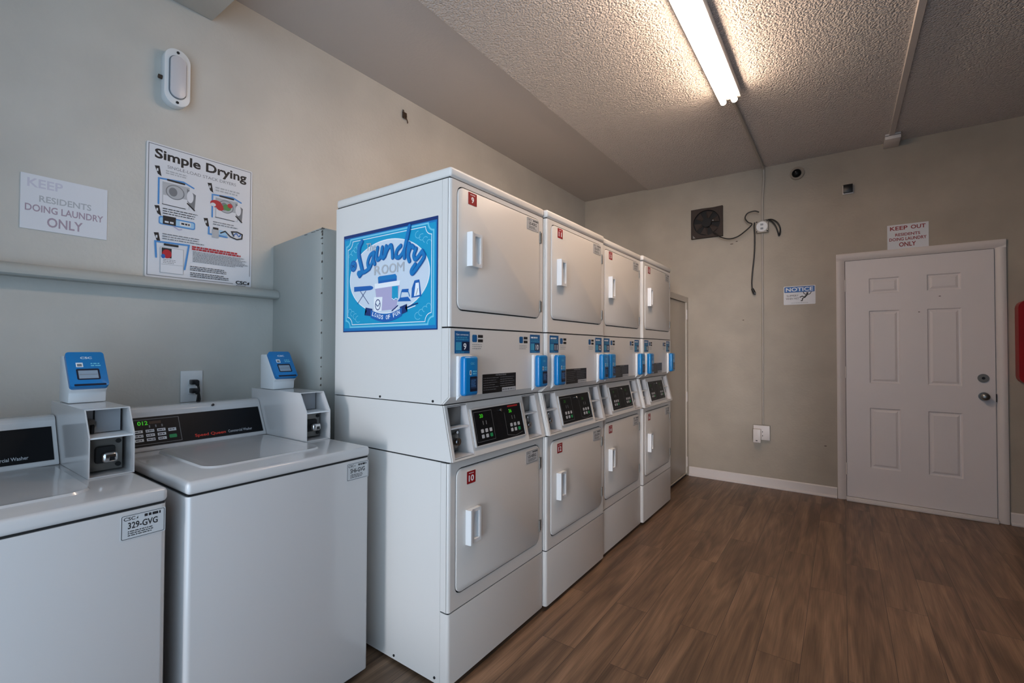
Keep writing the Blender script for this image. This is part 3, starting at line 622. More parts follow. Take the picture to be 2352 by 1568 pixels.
# ------------------------------------------------------------------ stacked dryers
DRW = 0.679
def xf(z): return 0.016 - (z - 0.862) / (1.075 - 0.862) * 0.048     # slanted face of the middle section
def make_dryer(k, off, up_n, lo_n, up_code, lo_code, label):
    E = V((DX + off, DY + k * DW, 0))
    d = thing('stacked_dryer', E, label, 'dryer', 'stacked dryers in a row')
    de = 'dryer_enamel'
    vert = lambda e: abs(e.verts[0].co.z - e.verts[1].co.z) > 1e-4 and e.verts[0].co.x > -0.01
    W = DRW
    b = MB(); b.box(-0.727, -0.042, 0, W, 0.014, 0.8565); b.box(-0.70, -0.045, 0.02, W - 0.02, 0.0005, 0.0145, mi=1); b.build('lower_cabinet', [de, 'dark_gap'], d)
    b = MB(); b.box(-0.041, 0, 0, W, 0.022, 0.290, 0.012, edges=vert, seg=3); b.build('kick_panel', de, d)
    def front(z0, z1, dz0, dz1, nm):
        b = MB(); b.plate([(0.012, z0), (W - 0.012, z0), (W - 0.012, z1), (0.012, z1)], [rr(0.0365, 0.6395, dz0 - 0.002, dz1 + 0.002, 0.034)], YZ(-0.010), V((0.010, 0, 0)))
        b.box(-0.041, -0.0105, 0.0, W, z0, z1)
        for ya, yb in ((0, 1), (W, -1)):
            pr = [(-0.0105, ya)] + [(-0.012 + 0.012 * math.sin(t), ya + yb * (0.012 - 0.012 * math.cos(t))) for t in [PI / 2 * i / 5 for i in range(6)]] + [(-0.0105, ya + yb * 0.012)]
            b.prism(pr, XY(z0), V((0, 0, z1 - z0)))
        b.build(nm, de, d)
        g = MB(); g.prism(rr(0.0362, 0.6398, dz0 - 0.0023, dz1 + 0.0023, 0.034), YZ(-0.0104), V((0.002, 0, 0))); g.build('door_gap', 'dark_gap', d)
    front(0.295, 0.8555, 0.350, 0.828, 'lower_front_panel')
    front(1.3755, 1.944, 1.441, 1.924, 'upper_front_panel')
    # middle section with coin boxes and controls
    b = MB()
    hz0, hz1 = 0.8620, 1.0725
    coins = ((0.022, 0.132), (0.533, 0.643))
    fmap = lambda a, z: V((xf(z), a, z))
    b.plate([(0.006, hz0), (W - 0.006, hz0), (W - 0.006, hz1), (0.006, hz1)], [rr(a - 0.0034, c_ + 0.0034, 0.8695, 1.0685, 0.002, 2) for a, c_ in coins], fmap, V((-0.012, 0, 0)))
    for ya, yb in ((0, 0.0065), (W - 0.0065, W)): b.prism([(-0.727, hz0), (xf(hz0) - 0.004, hz0), (xf(hz0) - 0.004, hz0 + 0.004), (xf(hz1) - 0.004, hz1), (-0.727, hz1)], XZ(ya), V((0, yb - ya, 0)))
    b.box(-0.727, -0.13, 0.0065, W - 0.0065, hz0, hz1); b.prism([(-0.13, hz0), (xf(hz0) - 0.002, hz0), (xf(hz0) - 0.004, hz0 + 0.006), (-0.13, hz0 + 0.006)], XZ(0.0065), V((0, W - 0.013, 0)))
    b.build('middle_section', de, d)
    for xb, xa, za, zb in ((-0.72, -0.004, 0.8567, 0.8618), (-0.72, -0.040, 1.0727, 1.0763), (-0.72, -0.006, 1.3697, 1.3753), (-0.72, -0.006, 1.9442, 1.9493), (-0.0405, -0.004, 0.2902, 0.2948)):
        b = MB(); b.box(xb, xa, 0.003, W - 0.003, za, zb); b.build('seam', 'dark_gap', d)
    for a, c_ in coins:
        b = MB(); z0, z1 = 0.8715, 1.0665
        for ya, yb in ((a - 0.003, a), (c_, c_ + 0.003)): b.prism([(-0.118, z0), (xf(z0) - 0.0005, z0), (xf(z1) - 0.0005, z1), (-0.118, z1)], XZ(ya), V((0, yb - ya, 0)))
        b.box(-0.118, -0.115, a, c_, z0, z1); b.box(-0.115, xf(z0) - 0.001, a, c_, z0, z0 + 0.003); b.box(-0.115, xf(z1) - 0.001, a, c_, z1 - 0.003, z1)
        cb = b.build('coin_box', 'enamel', d)
        b = MB(); b.box(-0.110, xf(0.981) - 0.003, a + 0.0005, c_ - 0.0005, 0.979, 0.984); b.build('divider', 'white_plastic', cb)
        b = MB(); b.box(-0.062, -0.056, a + 0.002, c_ - 0.006, 0.986, 1.060, 0.001); b.box(-0.056, -0.046, a + 0.008, a + 0.020, 0.990, 1.050, 0.001); b.build('coin_slide', 'coin_metal', cb)
        b = MB(); m_ = (a + c_) / 2 - 0.004; b.box(-0.112, -0.060, a + 0.004, c_ - 0.010, 0.880, 0.972, 0.004); b.box(-0.060, -0.036, m_ - 0.026, m_ + 0.026, 0.895, 0.955, 0.010); b.build('coin_mechanism', 'dull_steel', cb)
        b = MB(); b.cyl((-0.036, m_, 0.926), (-0.014, m_, 0.926), 0.015, bev=0.002); b.build('lock', 'chrome', cb)
        for by, bz in ((m_ + 0.030, 0.955), (m_ - 0.026, 0.892)):
            b = MB(); b.cyl((-0.060, by, bz), (-0.050, by, bz), 0.006, seg=10); b.build('bolt', 'chrome', cb)
        b = MB(); b.box(-0.0142, -0.0132, m_ - 0.008, m_ - 0.002, 0.920, 0.932); b.build('keyhole', 'black_plastic', cb)
    # control panel
    nrm = V((0.213, 0, 0.048)).normalized(); up = V((-0.048, 0, 0.213)).normalized()
    o0 = V((xf(0.893), 0.145, 0.893)) + nrm * 0.0005
    w_, h_ = 0.360, 0.156
    b = MB(); bp = MB()
    P3 = lambda a, c_: o0 + Y * a + up * c_
    b.plate(rr(0, w_, 0, h_, 0.004, 2), [rr(0.006, w_ - 0.006, 0.005, h_ - 0.005, 0.002, 2)], P3, nrm * 0.006)
    b.prism(rr(0.006, w_ - 0.006, 0.005, h_ - 0.005, 0.002, 2), P3, nrm * 0.004, 1)
    cp = b.build('control_panel', ['paper_silver', 'black_gloss'], d)
    for q_, u0 in enumerate((0.016, 0.222)):
        s = Sheet(o0 + nrm * 0.0042, Y, up); v0 = 0.018
        s.line([(u0, v0), (u0, v0 + 0.122), (u0 + 0.118, v0 + 0.122), (u0 + 0.118, v0)] if q_ == 0 else [(u0 + 0.118, v0 + 0.002), (u0 + 0.06, v0 - 0.008), (u0, v0 + 0.002), (u0, v0 + 0.10)], 0.0012, 'ink_grey', q_ == 0)
        for r_ in range(2):
            for c_ in range(3):
                s.rect(u0 + 0.030 + c_ * 0.028, u0 + 0.048 + c_ * 0.028, v0 + 0.012 + r_ * 0.022, v0 + 0.027 + r_ * 0.022, 'key_green' if (r_ == 0 and c_ == 2) else 'ink_lightgrey', 0.003)
        for c_ in range(2): s.rect(u0 + 0.050 + c_ * 0.020, u0 + 0.054 + c_ * 0.020, v0 + 0.066, v0 + 0.082, 'ink_grey')
        if k == 0 and q_: s.rect(0.252, 0.330, 0.139, 0.146, 'label_red', 0.001)
        s.build('keypad', cp)
    led = 'led_green' if k == 0 else 'led_dim'
    for u0 in (0.016, 0.222):
        s = Sheet(o0 + nrm * 0.0048, Y, up); s.text('20' if u0 < 0.1 else '26', u0 + 0.034, u0 + 0.056, 0.114, 0.129, led, 0.01, rot=0); s.build('digital_display', cp)
    b = MB(); b.cyl(o0 + Y * 0.196 + up * 0.132 + nrm * 0.0045, o0 + Y * 0.196 + up * 0.132 + nrm * 0.011, 0.007, bev=0.001); b.build('key_switch', 'chrome', cp)
    # upper cabinet
    b = MB(); b.box(-0.727, -0.042, 0, W, 1.0765, 1.944); b.box(-0.70, -0.10, -0.0006, 0.0005, 1.0985, 1.1005); b.build('upper_cabinet', de, d)
    for x, z in ((-0.40, 1.086), (-0.085, 1.087)):
        b = MB(); b.cyl((x, 0.0, z), (x, -0.003, z), 0.005, seg=10); b.build('screw', 'dark_gap', d)
    for x, z in ((-0.30, 0.030), (-0.068, 0.034)):
        b = MB(); b.cyl((x, 0.0, z), (x, -0.003, z), 0.005, seg=10); b.build('screw', 'dark_gap', d)
    b = MB(); b.prism([(-0.041, 1.0765), (-0.034, 1.0765), (0, 1.106), (0, 1.3695), (-0.041, 1.3695)], XZ(0), V((0, W, 0)), r=0.0)
    t = b.bm; bmesh.ops.bevel(t, geom=[e for e in t.edges if abs(e.verts[0].co.y - e.verts[1].co.y) < 1e-5 and min(e.verts[0].co.x, e.verts[1].co.x) > -0.036], offset=0.012, segments=3, affect='EDGES', clamp_overlap=True)
    b.build('reader_panel', de, d)
    b = MB(); b.box(-0.727, 0.003, 0, W, 1.9495, 1.9885, 0.011, seg=3); b.build('top_cap', de, d)
    # doors
    for z0, z1, hz, num, code, nz, pz, hin in ((1.444, 1.921, 1.618, up_n, up_code, 1.867, 1.858, (1.84, 1.50)), (0.353, 0.825, 0.525, lo_n, lo_code, 0.757, 0.752, (0.735, 0.43))):
        b = MB(); b.prism(rr(0.0415, 0.6345, z0, z1, 0.030, 6), YZ(-0.0085), V((0.012, 0, 0)), r=0.002)
        dr = b.build('upper_door' if z0 > 1 else 'lower_door', de, d)
        b = MB(); ya, yb = 0.094, 0.168
        b.plate(rr(ya, yb, hz, hz + 0.134, 0.004, 3), [rr(ya + 0.030, yb - 0.010, hz + 0.014, hz + 0.122, 0.004, 3)], YZ(0.004), V((0.018, 0, 0)))
        b.prism([(0.0042, ya - 0.0008), (0.022, ya - 0.0008), (0.030, ya + 0.002), (0.030, ya + 0.010), (0.0225, ya + 0.018)], XY(hz - 0.0008), V((0, 0, 0.1356)))
        b.box(0.004, 0.008, ya + 0.028, yb - 0.008, hz + 0.012, hz + 0.124)
        b.build('door_handle', 'white_plastic', dr)
        s = Sheet((0.0038, 0.100, nz), Y, Z); s.board(0.052, 0.049, 0.0006, 'label_red', 0.002); s.greek(0.012, 0.042, 0.038, 0.043, 1, 'ink_white', 3, 0.5)
        s.text(num, 0.026 - 0.008 * len(num), 0.026 + 0.008 * len(num), 0.008, 0.033, 'ink_white', 0.03); s.build('number_sticker', dr)
        id_plate(V((0.0038, 0.520, pz)), Y, Z, 0.104, 0.058, code, dr, k * 7 + int(z0 * 10))
        for h0 in hin:
            b = MB(); b.cyl((0.004, 0.6385, h0 - 0.028), (0.004, 0.6385, h0 + 0.028), 0.0045, seg=10)
            for i in (-0.018, 0, 0.018): b.cyl((0.004, 0.6385, h0 + i - 0.003), (0.004, 0.6385, h0 + i + 0.003), 0.0055, seg=10)
            b.box(0.0005, 0.002, 0.640, 0.658, h0 - 0.026, h0 + 0.026); b.build('hinge', 'dull_steel', dr)
    # card readers
    for i, (y0, y1) in enumerate(((0.034, 0.122), (0.566, 0.652))):
        b = MB(); b.box(0.0005, 0.016, y0, y1, 1.106, 1.264, 0.005); b.prism([(0.0005, 1.108), (0.018, 1.108), (0.0005, 1.092)], XZ(y0 + 0.004), V((0, y1 - y0 - 0.008, 0))); rd = b.build('card_reader', 'white_plastic', d)
        b = MB(); b.box(0.0162, 0.046, y0 + 0.003, y1 - 0.003, 1.110, 1.262, 0.011, seg=4); b.build('reader_cover', 'reader_blue', rd)
        s = Sheet((0.0462, y0 + 0.003, 1.110), Y, Z); w2 = y1 - y0 - 0.006
        s.rect(w2 * 0.36, w2 * 0.88, 0.016, 0.074, 'screen_frame', 0.003); s.rect(w2 * 0.42, w2 * 0.82, 0.028, 0.066, 'screen_dark'); s.greek(w2 * 0.44, w2 * 0.80, 0.034, 0.062, 5, 'poster_blue', 4, 0.3); s.build('reader_screen', rd)
        s = Sheet((0.0462, y0 + 0.003, 1.110), Y, Z)
        s.rect(w2 * 0.34, w2 * 0.46, 0.080, 0.098, 'ink_white', 0.001); s.rect(w2 * 0.37, w2 * 0.43, 0.083, 0.095, 'ink_black'); s.greek(w2 * 0.56, w2 * 0.90, 0.080, 0.098, 2, 'sign_light', 5, 0.5)
        s.build('reader_print', rd)
        s = Sheet((0.0462, y0 + 0.003, 1.110), Y, Z); s.text('CSC', w2 * 0.40, w2 * 0.68, 0.120, 0.128, 'sign_light', 0.01); s.build('reader_logo', rd)
        ys = y0 - 0.006 if i == 0 else y0 - 0.011
        s = Sheet((0.0004, ys, 1.273), Y, Z); s.board(0.088, 0.087, 0.0006, 'label_blue'); s.text('Get someone', 0.008, 0.080, 0.070, 0.078, 'ink_white') if k == 0 and i == 0 else s.greek(0.008, 0.080, 0.066, 0.080, 1, 'ink_white', 6)
        s.greek(0.008, 0.080, 0.050, 0.066, 2, 'label_teal', 7); s.rect(0.042, 0.086, 0.010, 0.046, 'label_navy'); s.text(up_n if i == 0 else lo_n, 0.050, 0.076 if len(up_n if i == 0 else lo_n) > 1 else 0.068, 0.014, 0.040, 'ink_white', 0.02)
        s.rect(0.006, 0.038, 0.012, 0.044, 'label_teal'); s.greek(0.008, 0.060, 0.002, 0.008, 1, 'label_teal', 9); s.build('machine_label', d)
        yl = 0.132 if i == 0 else 0.466
        s = Sheet((0.0004, yl, 1.288), Y, Z); s.rect(0, 0.030, 0.030, 0.060, 'label_blue', 0.006); s.rect(0.036, 0.068, 0.048, 0.060, 'ink_black'); s.rect(0.036, 0.068, 0.030, 0.042, 'ink_black'); s.greek(0, 0.066, 0.0, 0.024, 3, 'ink_grey', 3, 0.25); s.build('payment_sticker', d)
    s = Sheet((0.0004, 0.198, 1.105), Y, Z); s.board(0.240, 0.080, 0.0006, 'black_plastic'); s.text('INSTRUCTIONS', 0.090, 0.165, 0.072, 0.077, 'ink_lightgrey')
    s.greek(0.006, 0.110, 0.010, 0.068, 6, 'ink_grey', 31 + k, 0.2); s.greek(0.122, 0.234, 0.022, 0.068, 5, 'ink_grey', 41 + k, 0.2); s.rect(0.135, 0.238, 0.001, 0.018, 'ink_lightgrey'); s.greek(0.138, 0.236, 0.003, 0.016, 1, 'ink_grey', 3, 0.5)
    s.build('instruction_label', d)
    return d
make_dryer(0, 0.0, '9', '10', 'US-4SRG', 'US-4SRG', 'nearest white stacked dryer, blue laundry sign on its side')
make_dryer(1, 0.016, '11', '12', 'US-GVD', 'US-GVH', 'second white stacked dryer from the front, next to the dryer with the blue sign')
make_dryer(2, 0.0, '13', '14', 'US-GVK', 'US-GVJ', 'third white stacked dryer from the front, just before the farthest one')
make_dryer(3, 0.016, '15', '16', 'US-GVL', 'US-GVM', 'farthest white stacked dryer, at the end of the row beside the closet')

# ------------------------------------------------------------------ "The Laundry Room" sign on the side of the first dryer
s = Sheet((0.606, DY - 0.0008, 1.365), X, Z); sw, sh = 0.601, 0.442
s.board(sw, sh, 0.002, 'sign_navy'); s.rect(0.005, sw - 0.004, 0.005, sh - 0.014, 'sign_mid'); s.rect(0.010, sw - 0.010, 0.018, sh - 0.022, 'sign_cyan')
def notch(i, r):   # frame with scooped corners
    o = []
    for cx, cy, a0 in ((sw - i, sh - i, 270), (i, sh - i, 360), (i, i, 90), (sw - i, i, 180)):
        for j in range(7): t = math.radians(a0 - 90 * j / 6); o.append((cx + r * math.cos(t), cy + r * math.sin(t)))
    return o
s.line(notch(0.022, 0.030), 0.007, 'sign_light', True); s.line(notch(0.033, 0.034), 0.003, 'ink_white', True)
s.poly(ell(0.304, 0.232, 0.256, 0.158, 64), 'ink_white'); s.poly(ell(0.304, 0.232, 0.252, 0.154, 64), 'sign_pale')
for cx, cy, sx, sy in ((0.085, 0.355, -1, 1), (0.520, 0.355, 1, 1), (0.520, 0.085, 1, -1), (0.085, 0.085, -1, -1)):
    for j in range(4):
        r0 = 0.012 + 0.002 * j; c0 = (cx + sx * (0.034 - 0.020 * j), cy + sy * (0.010 + 0.006 * j) - sy * 0.022 * (3 - j) * 0.3)
        s.line(ell(c0[0], c0[1], r0, r0 * 0.8, 10, 30 * j, 250 + 30 * j), 0.0025, 'sign_light')
MM = lambda P_: [(a / 1000, b / 1000) for a, b in P_]
# things around the wash basket
s.poly(MM([(80, 203), (195, 200), (210, 196), (216, 190), (210, 184), (196, 181), (81, 181)]), 'sign_deep'); s.line(MM([(126, 180), (185, 121)]), 0.003, 'sign_navy'); s.line(MM([(164, 179), (106, 125)]), 0.003, 'sign_navy')
s.poly(MM([(227, 190), (384, 192), (365, 90), (247, 87)]), 'sign_lilac'); s.poly(MM([(224, 206), (389, 208), (384, 188), (227, 184)]), 'ink_white'); s.poly(MM([(246, 232), (256, 236), (358, 237), (367, 228), (367, 208), (249, 205)]), 'sign_mid'); s.poly(MM([(249, 216), (367, 218), (367, 208), (249, 205)]), 'sign_deep')
s.poly(MM([(338, 187), (375, 186), (376, 130), (338, 130)]), 'sign_cyan'); s.line(MM([(338, 136), (350, 130), (362, 136), (375, 131)]), 0.003, 'ink_white')
s.poly(MM([(221, 148), (277, 146), (272, 87), (222, 84)]), 'ink_white'); s.line(ell(0.247, 0.114, 0.016, 0.022, 20), 0.004, 'sign_navy', True); s.stroke(MM([(235, 118), (247, 108), (259, 120)]), 0.004, 'sign_navy')
s.poly(MM([(373, 121), (388, 136), (436, 137), (456, 118)]), 'sign_deep'); s.poly(MM([(394, 158), (400, 170), (440, 169), (437, 155)]), 'sign_deep'); s.line(MM([(396, 158), (390, 136)]), 0.004, 'sign_mid'); s.line(MM([(438, 156), (446, 138)]), 0.004, 'sign_mid')
s.poly(MM([(456, 131), (459, 170), (474, 200), (502, 202), (514, 134)]), 'sign_deep'); s.poly(MM([(472, 137), (481, 189), (499, 190), (504, 140)]), 'ink_white'); s.line(MM([(484, 142), (494, 166)]), 0.003, 'ink_grey')
s.line(MM([(339, 84), (375, 104)]), 0.005, 'sign_navy'); s.line(MM([(352, 84), (380, 100)]), 0.004, 'ink_white'); s.line(MM([(431, 94), (470, 104), (494, 107)]), 0.005, 'sign_navy'); s.line(MM([(436, 88), (480, 98)]), 0.004, 'ink_white')
# banner
s.poly(MM([(165, 106), (212, 98), (208, 66), (158, 72), (172, 88)]), 'sign_navy'); s.poly(MM([(388, 98), (430, 108), (420, 92), (433, 76), (396, 66)]), 'sign_navy')
top = [(0.200 + 0.2 * i / 10, 0.094 - 0.022 * math.sin(PI * i / 10)) for i in range(11)]; bot = [(0.200 + 0.2 * i / 10, 0.060 - 0.022 * math.sin(PI * i / 10)) for i in range(10, -1, -1)]
for i in range(10): s.poly([top[i], top[i + 1], bot[9 - i], bot[10 - i]], 'sign_deep', False)
s.up()
for i, chh in enumerate('LOADS OF FUN'):
    if chh == ' ': continue
    u = 0.210 + 0.180 * (i + 0.5) / 12; v = 0.069 - 0.020 * math.sin(PI * (i + 0.5) / 12); a = math.atan(-0.020 * PI * math.cos(PI * (i + 0.5) / 12) / 0.18)
    s.text(chh, u - 0.0062, u + 0.0062, v, v + 0.018, 'ink_white', 0.02, rot=a)
s.text('The', 0.166, 0.232, 0.352, 0.386, 'ink_lightgrey', 0.0, rot=-0.08)
for i, chh in enumerate('ROOM'): s.text(chh, 0.222 + 0.049 * i, 0.266 + 0.049 * i, 0.243, 0.283, 'ink_lightgrey', 0.012 if chh != 'M' else 0.0)
# button
s.poly(ell(0.076, 0.297, 0.024, 0.026, 24), 'sign_deep'); s.poly(ell(0.076, 0.297, 0.018, 0.020, 24), 'sign_mid'); s.line(MM([(64, 303), (88, 291)]), 0.003, 'sign_navy'); s.line(MM([(66, 291), (86, 304)]), 0.003, 'sign_navy')
# script lettering "Laundry": dark edge first, then the lighter stroke
STR = dict(L1=[(135, 399), (117, 375), (116, 341), (129, 302), (139, 270), (122, 251)], L2=[(122, 251), (113, 263), (154, 263), (191, 276)],
 a=[(219, 342), (194, 332), (178, 301), (189, 278), (208, 301), (222, 340), (216, 315), (227, 292)], u=[(245, 359), (238, 327), (246, 308), (266, 320), (276, 357), (271, 323), (284, 311)],
 n=[(301, 359), (291, 316), (309, 344), (332, 359), (340, 337), (343, 307)], d=[(393, 349), (370, 333), (365, 308), (388, 305), (418, 338), (445, 423), (418, 338), (416, 298)],
 r=[(443, 352), (438, 304), (446, 281)], r2=[(438, 311), (455, 340), (470, 333)], y=[(484, 326), (472, 301), (485, 284), (520, 312)], y2=[(525, 304), (530, 287), (497, 254), (466, 229), (459, 241), (480, 263)])
for w_, m_ in ((0.0200, 'sign_deep'), (0.0150, 'sign_mid')):
    for q_ in STR.values(): s.stroke(MM(q_), w_ if q_ is not STR['L1'] else w_ * 1.25, m_)
tag(s.build('laundry_sign'), 'bright blue The Laundry Room sign on the side of the nearest dryer', 'sign')

# ------------------------------------------------------------------ top-loading washers
def make_washer(y0, label, code, lit):
    E = V((0.945, y0, 0)); W = 0.630
    w = thing('washing_machine', E, label, 'washing machine', 'top loading washing machines')
    fv = lambda e: abs(e.verts[0].co.z - e.verts[1].co.z) > 1e-4 and e.verts[0].co.x > -0.01
    b = MB(); b.box(-0.71, 0, 0, W, 0.035, 0.860, 0.014, edges=fv, seg=4); b.build('cabinet', 'enamel', w)
    b = MB(); b.box(-0.69, -0.018, 0.012, W - 0.012, 0.018, 0.0345); b.build('toe_base', 'dark_gap', w)
    for x in (-0.06, -0.65):
        for y in (0.06, W - 0.06):
            b = MB(); b.cyl((x, y, 0.0005), (x, y, 0.018), 0.018, seg=14); b.build('foot', 'black_plastic', w)
    b = MB(); b.box(-0.70, -0.005, 0.004, W - 0.004, 0.8602, 0.8645); b.build('seam', 'dark_gap', w)
    # top deck with a shallow well for the lid
    b = MB(); b.box(-0.712, 0.004, -0.002, W + 0.002, 0.865, 0.904, 0.013, seg=4)
    b.build('top_deck', 'enamel', w)
    b = MB(); ly0, ly1, lx0, lx1 = 0.090, 0.500, -0.555, -0.105
    outer = rr(ly0, ly1, lx0, lx1, 0.055, 8); inner = rr(ly0 + 0.004, ly1 - 0.004, lx0 + 0.004, lx1 - 0.004, 0.052, 8); inner2 = rr(ly0 + 0.028, ly1 - 0.028, lx0 + 0.028, lx1 - 0.028, 0.035, 8)
    t = bmesh.new(); lv = []
    for lp, z in ((outer, 0.9042), (inner, 0.9105), (inner2, 0.9085)): lv.append([t.verts.new((q[1], q[0], z)) for q in lp])
    for r0, r1 in zip(lv, lv[1:]):
        n = len(r0)
        for i in range(n): t.faces.new((r0[i], r0[(i + 1) % n], r1[(i + 1) % n], r1[i]))
    t.faces.new(lv[-1]); t.faces.new(lv[0][::-1]); b._merge(t, 0); b.build('lid', 'enamel', w)
    # console
    ang0, ang1 = (-0.590, 0.9045), (-0.655, 1.050)
    cw = 0.515
    b = MB(); b.prism([(-0.722, 0.9045), (-0.580, 0.9045), (-0.582, 0.912), (-0.641, 1.030), (-0.645, 1.045), (-0.655, 1.056), (-0.668, 1.060), (-0.722, 1.060)], XZ(0.002), V((0, cw, 0)), r=0.0025)
    co = b.build('console', 'enamel', w)
    p0 = V((-0.5855, 0.014, 0.9195)); up = (V((-0.641, 0, 1.030)) - V((-0.582, 0, 0.912))).normalized(); nr = V((up.z, 0, -up.x))
    p0 = V((-0.582, 0.014, 0.912)) + up * 0.010 + nr * 0.0006
    s = Sheet(p0, Y, up); pw_, ph_ = cw - 0.024, 0.116
    s.board(pw_, ph_, 0.0015, 'black_gloss')
    if lit is not None:
        s.line([(0.010, 0.008), (0.010, 0.106), (0.178, 0.106), (0.178, 0.008)], 0.0018, 'ink_grey', True)
        for r_ in range(3):
            for c_ in range(3):
                s.rect(0.030 + c_ * 0.036, 0.057 + c_ * 0.036, 0.020 + r_ * 0.017, 0.031 + r_ * 0.017, 'key_white'); s.greek(0.033 + c_ * 0.036, 0.056 + c_ * 0.036, 0.022 + r_ * 0.017, 0.029 + r_ * 0.017, 1, 'ink_black', r_ * 3 + c_, 0.5)
        s.rect(0.138, 0.164, 0.050, 0.062, 'key_white'); s.greek(0.141, 0.162, 0.053, 0.060, 1, 'ink_black', 3, 0.5); s.rect(0.138, 0.163, 0.022, 0.036, 'key_green', 0.003)
        for c_ in range(3): s.rect(0.078 + 0.020 * c_, 0.082 + 0.020 * c_, 0.072, 0.082, 'ink_grey')
        s.rect(0.080, 0.118, 0.086, 0.097, 'rust')
    if lit is not None:
        s.text('Speed Queen', 0.224, 0.338, 0.008, 0.024, 'brand_red', 0.015)
    s.text('Commercial Washer', 0.348 if lit is not None else 0.330, 0.445 if lit is not None else 0.432, 0.012, 0.024, 'ink_lightgrey', 0.01)
    if lit is None: s.text('Speed Queen', 0.205, 0.320, 0.008, 0.024, 'brand_red', 0.015)
    s.build('control_panel', co)
    if lit:
        s = Sheet(p0 + nr * 0.0022, Y, up); s.text(lit, 0.044, 0.076, 0.084, 0.100, 'led_green', 0.02); s.build('digital_display', co)
    b = MB(); b.cyl((-0.648, 0.322, 1.0475), (-0.640, 0.322, 1.0510), 0.005, seg=12); b.build('lid_lock_light', 'black_plastic', co)
    # coin box with bevelled front
    a, c_ = 0.519, 0.6285; z0, z1 = 0.9045, 1.104
    prof = [(-0.725, z0), (-0.262, z0), (-0.263, 1.026), (-0.313, z1), (-0.725, z1)]
    b = MB()
    for ya, yb in ((a, a + 0.0035), (c_ - 0.0035, c_)): b.prism(prof, XZ(ya), V((0, yb - ya, 0)))
    b.box(-0.725, -0.40, a + 0.0035, c_ - 0.0035, z0, z1 - 0.0001); b.box(-0.40, -0.264, a + 0.0035, c_ - 0.0035, z0, z0 + 0.0035); b.box(-0.40, -0.3135, a + 0.0035, c_ - 0.0035, z1 - 0.0035, z1)
    cb = b.build('coin_box', 'enamel', w)
    b = MB(); b.box(-0.399, -0.2655, a + 0.004, c_ - 0.004, 1.019, 1.0235); b.build('divider', 'white_plastic', cb)
    b = MB(); b.box(-0.365, -0.358, a + 0.004, c_ - 0.012, 1.026, 1.098); b.build('coin_plate', 'grey_plastic', cb)
    b = MB(); b.box(-0.3575, -0.3555, a + 0.030, a + 0.034, 1.060, 1.098); b.box(-0.3575, -0.345, a + 0.024, a + 0.031, 1.026, 1.052); b.build('coin_slot', 'black_plastic', cb)
    b = MB(); b.cyl((-0.3575, a + 0.024, 1.062), (-0.342, a + 0.024, 1.062), 0.009, seg=16, bev=0.002); b.box(-0.3575, -0.350, a + 0.018, a + 0.023, 1.026, 1.056, 0.001); b.box(-0.3575, -0.350, a + 0.031, a + 0.037, 1.026, 1.062, 0.001); b.build('coin_lever', 'steel', cb)
    b = MB(); b.box(-0.330, -0.318, a + 0.004, c_ - 0.016, 0.914, 1.012, 0.002); b.build('vault_plate', 'dull_steel', cb)
    b = MB(); b.box(-0.318, -0.300, a + 0.024, a + 0.074, 0.938, 0.990, 0.008); b.build('lock_recess', 'dark_gap', cb)
    b = MB(); b.box(-0.300, -0.268, a + 0.034, a + 0.072, 0.944, 0.974, 0.009, seg=3); b.build('vault_lock', 'chrome', cb)
    b = MB(); b.box(-0.268, -0.2665, a + 0.050, a + 0.062, 0.950, 0.962); b.build('keyhole', 'black_plastic', cb)
    for yy, zz in ((a + 0.083, 1.000), (a + 0.083, 0.928)):
        b = MB(); b.cyl((-0.318, yy, zz), (-0.314, yy, zz), 0.007, seg=12); b.build('bolt', 'dark_gap', cb)
    # card reader on the coin box
    ra, rb_ = 0.528, 0.626
    b = MB(); b.prism([(-0.665, 1.1045), (-0.548, 1.1045), (-0.545, 1.140), (-0.530, 1.152), (-0.613, 1.262), (-0.665, 1.262)], XZ(ra), V((0, rb_ - ra, 0)), r=0.005)
    rd = b.build('card_reader', 'white_plastic', w)
    up2 = (V((-0.603, 0, 1.270)) - V((-0.521, 0, 1.155))).normalized(); nr2 = V((up2.z, 0, -up2.x)); q0 = V((-0.5275, ra - 0.001, 1.1525)); hh = 0.140
    b = MB(); b.prism(rr(0, rb_ - ra + 0.002, 0, hh, 0.010, 4), lambda u_, v_: q0 + Y * u_ + up2 * v_ - nr2 * 0.004, nr2 * 0.020, r=0.004); cv = b.build('reader_cover', 'reader_blue', rd)
    s = Sheet(q0 + nr2 * 0.0163, Y, up2); ww = rb_ - ra + 0.002
    s.rect(ww * 0.10, ww * 0.92, 0.002, 0.010, 'screen_frame', 0.002); s.rect(ww * 0.20, ww * 0.80, 0.026, 0.070, 'screen_frame', 0.005); s.rect(ww * 0.25, ww * 0.75, 0.031, 0.063, 'screen_grey'); s.rect(ww * 0.27, ww * 0.73, 0.046, 0.048, 'ink_grey'); s.build('reader_screen', rd)
    s = Sheet(q0 + nr2 * 0.0163, Y, up2)
    s.rect(ww * 0.22, ww * 0.40, 0.077, 0.095, 'ink_white'); s.rect(ww * 0.25, ww * 0.37, 0.080, 0.090, 'ink_grey'); s.greek(ww * 0.60, ww * 0.86, 0.078, 0.095, 2, 'sign_light', 4, 0.5); s.build('reader_print', rd)
    s = Sheet(q0 + nr2 * 0.0163, Y, up2)
    s.text('CSC', ww * 0.36, ww * 0.66, 0.110, 0.119, 'ink_white', 0.02); s.build('reader_logo', rd)
    id_plate(V((0.0004, 0.527, 0.785)), Y, Z, 0.099, 0.066, code, w, 77)
    return w
make_washer(0.563, 'white top-loading washer with lit green display, standing right beside the dryers', 'SH6-GVG', '012')
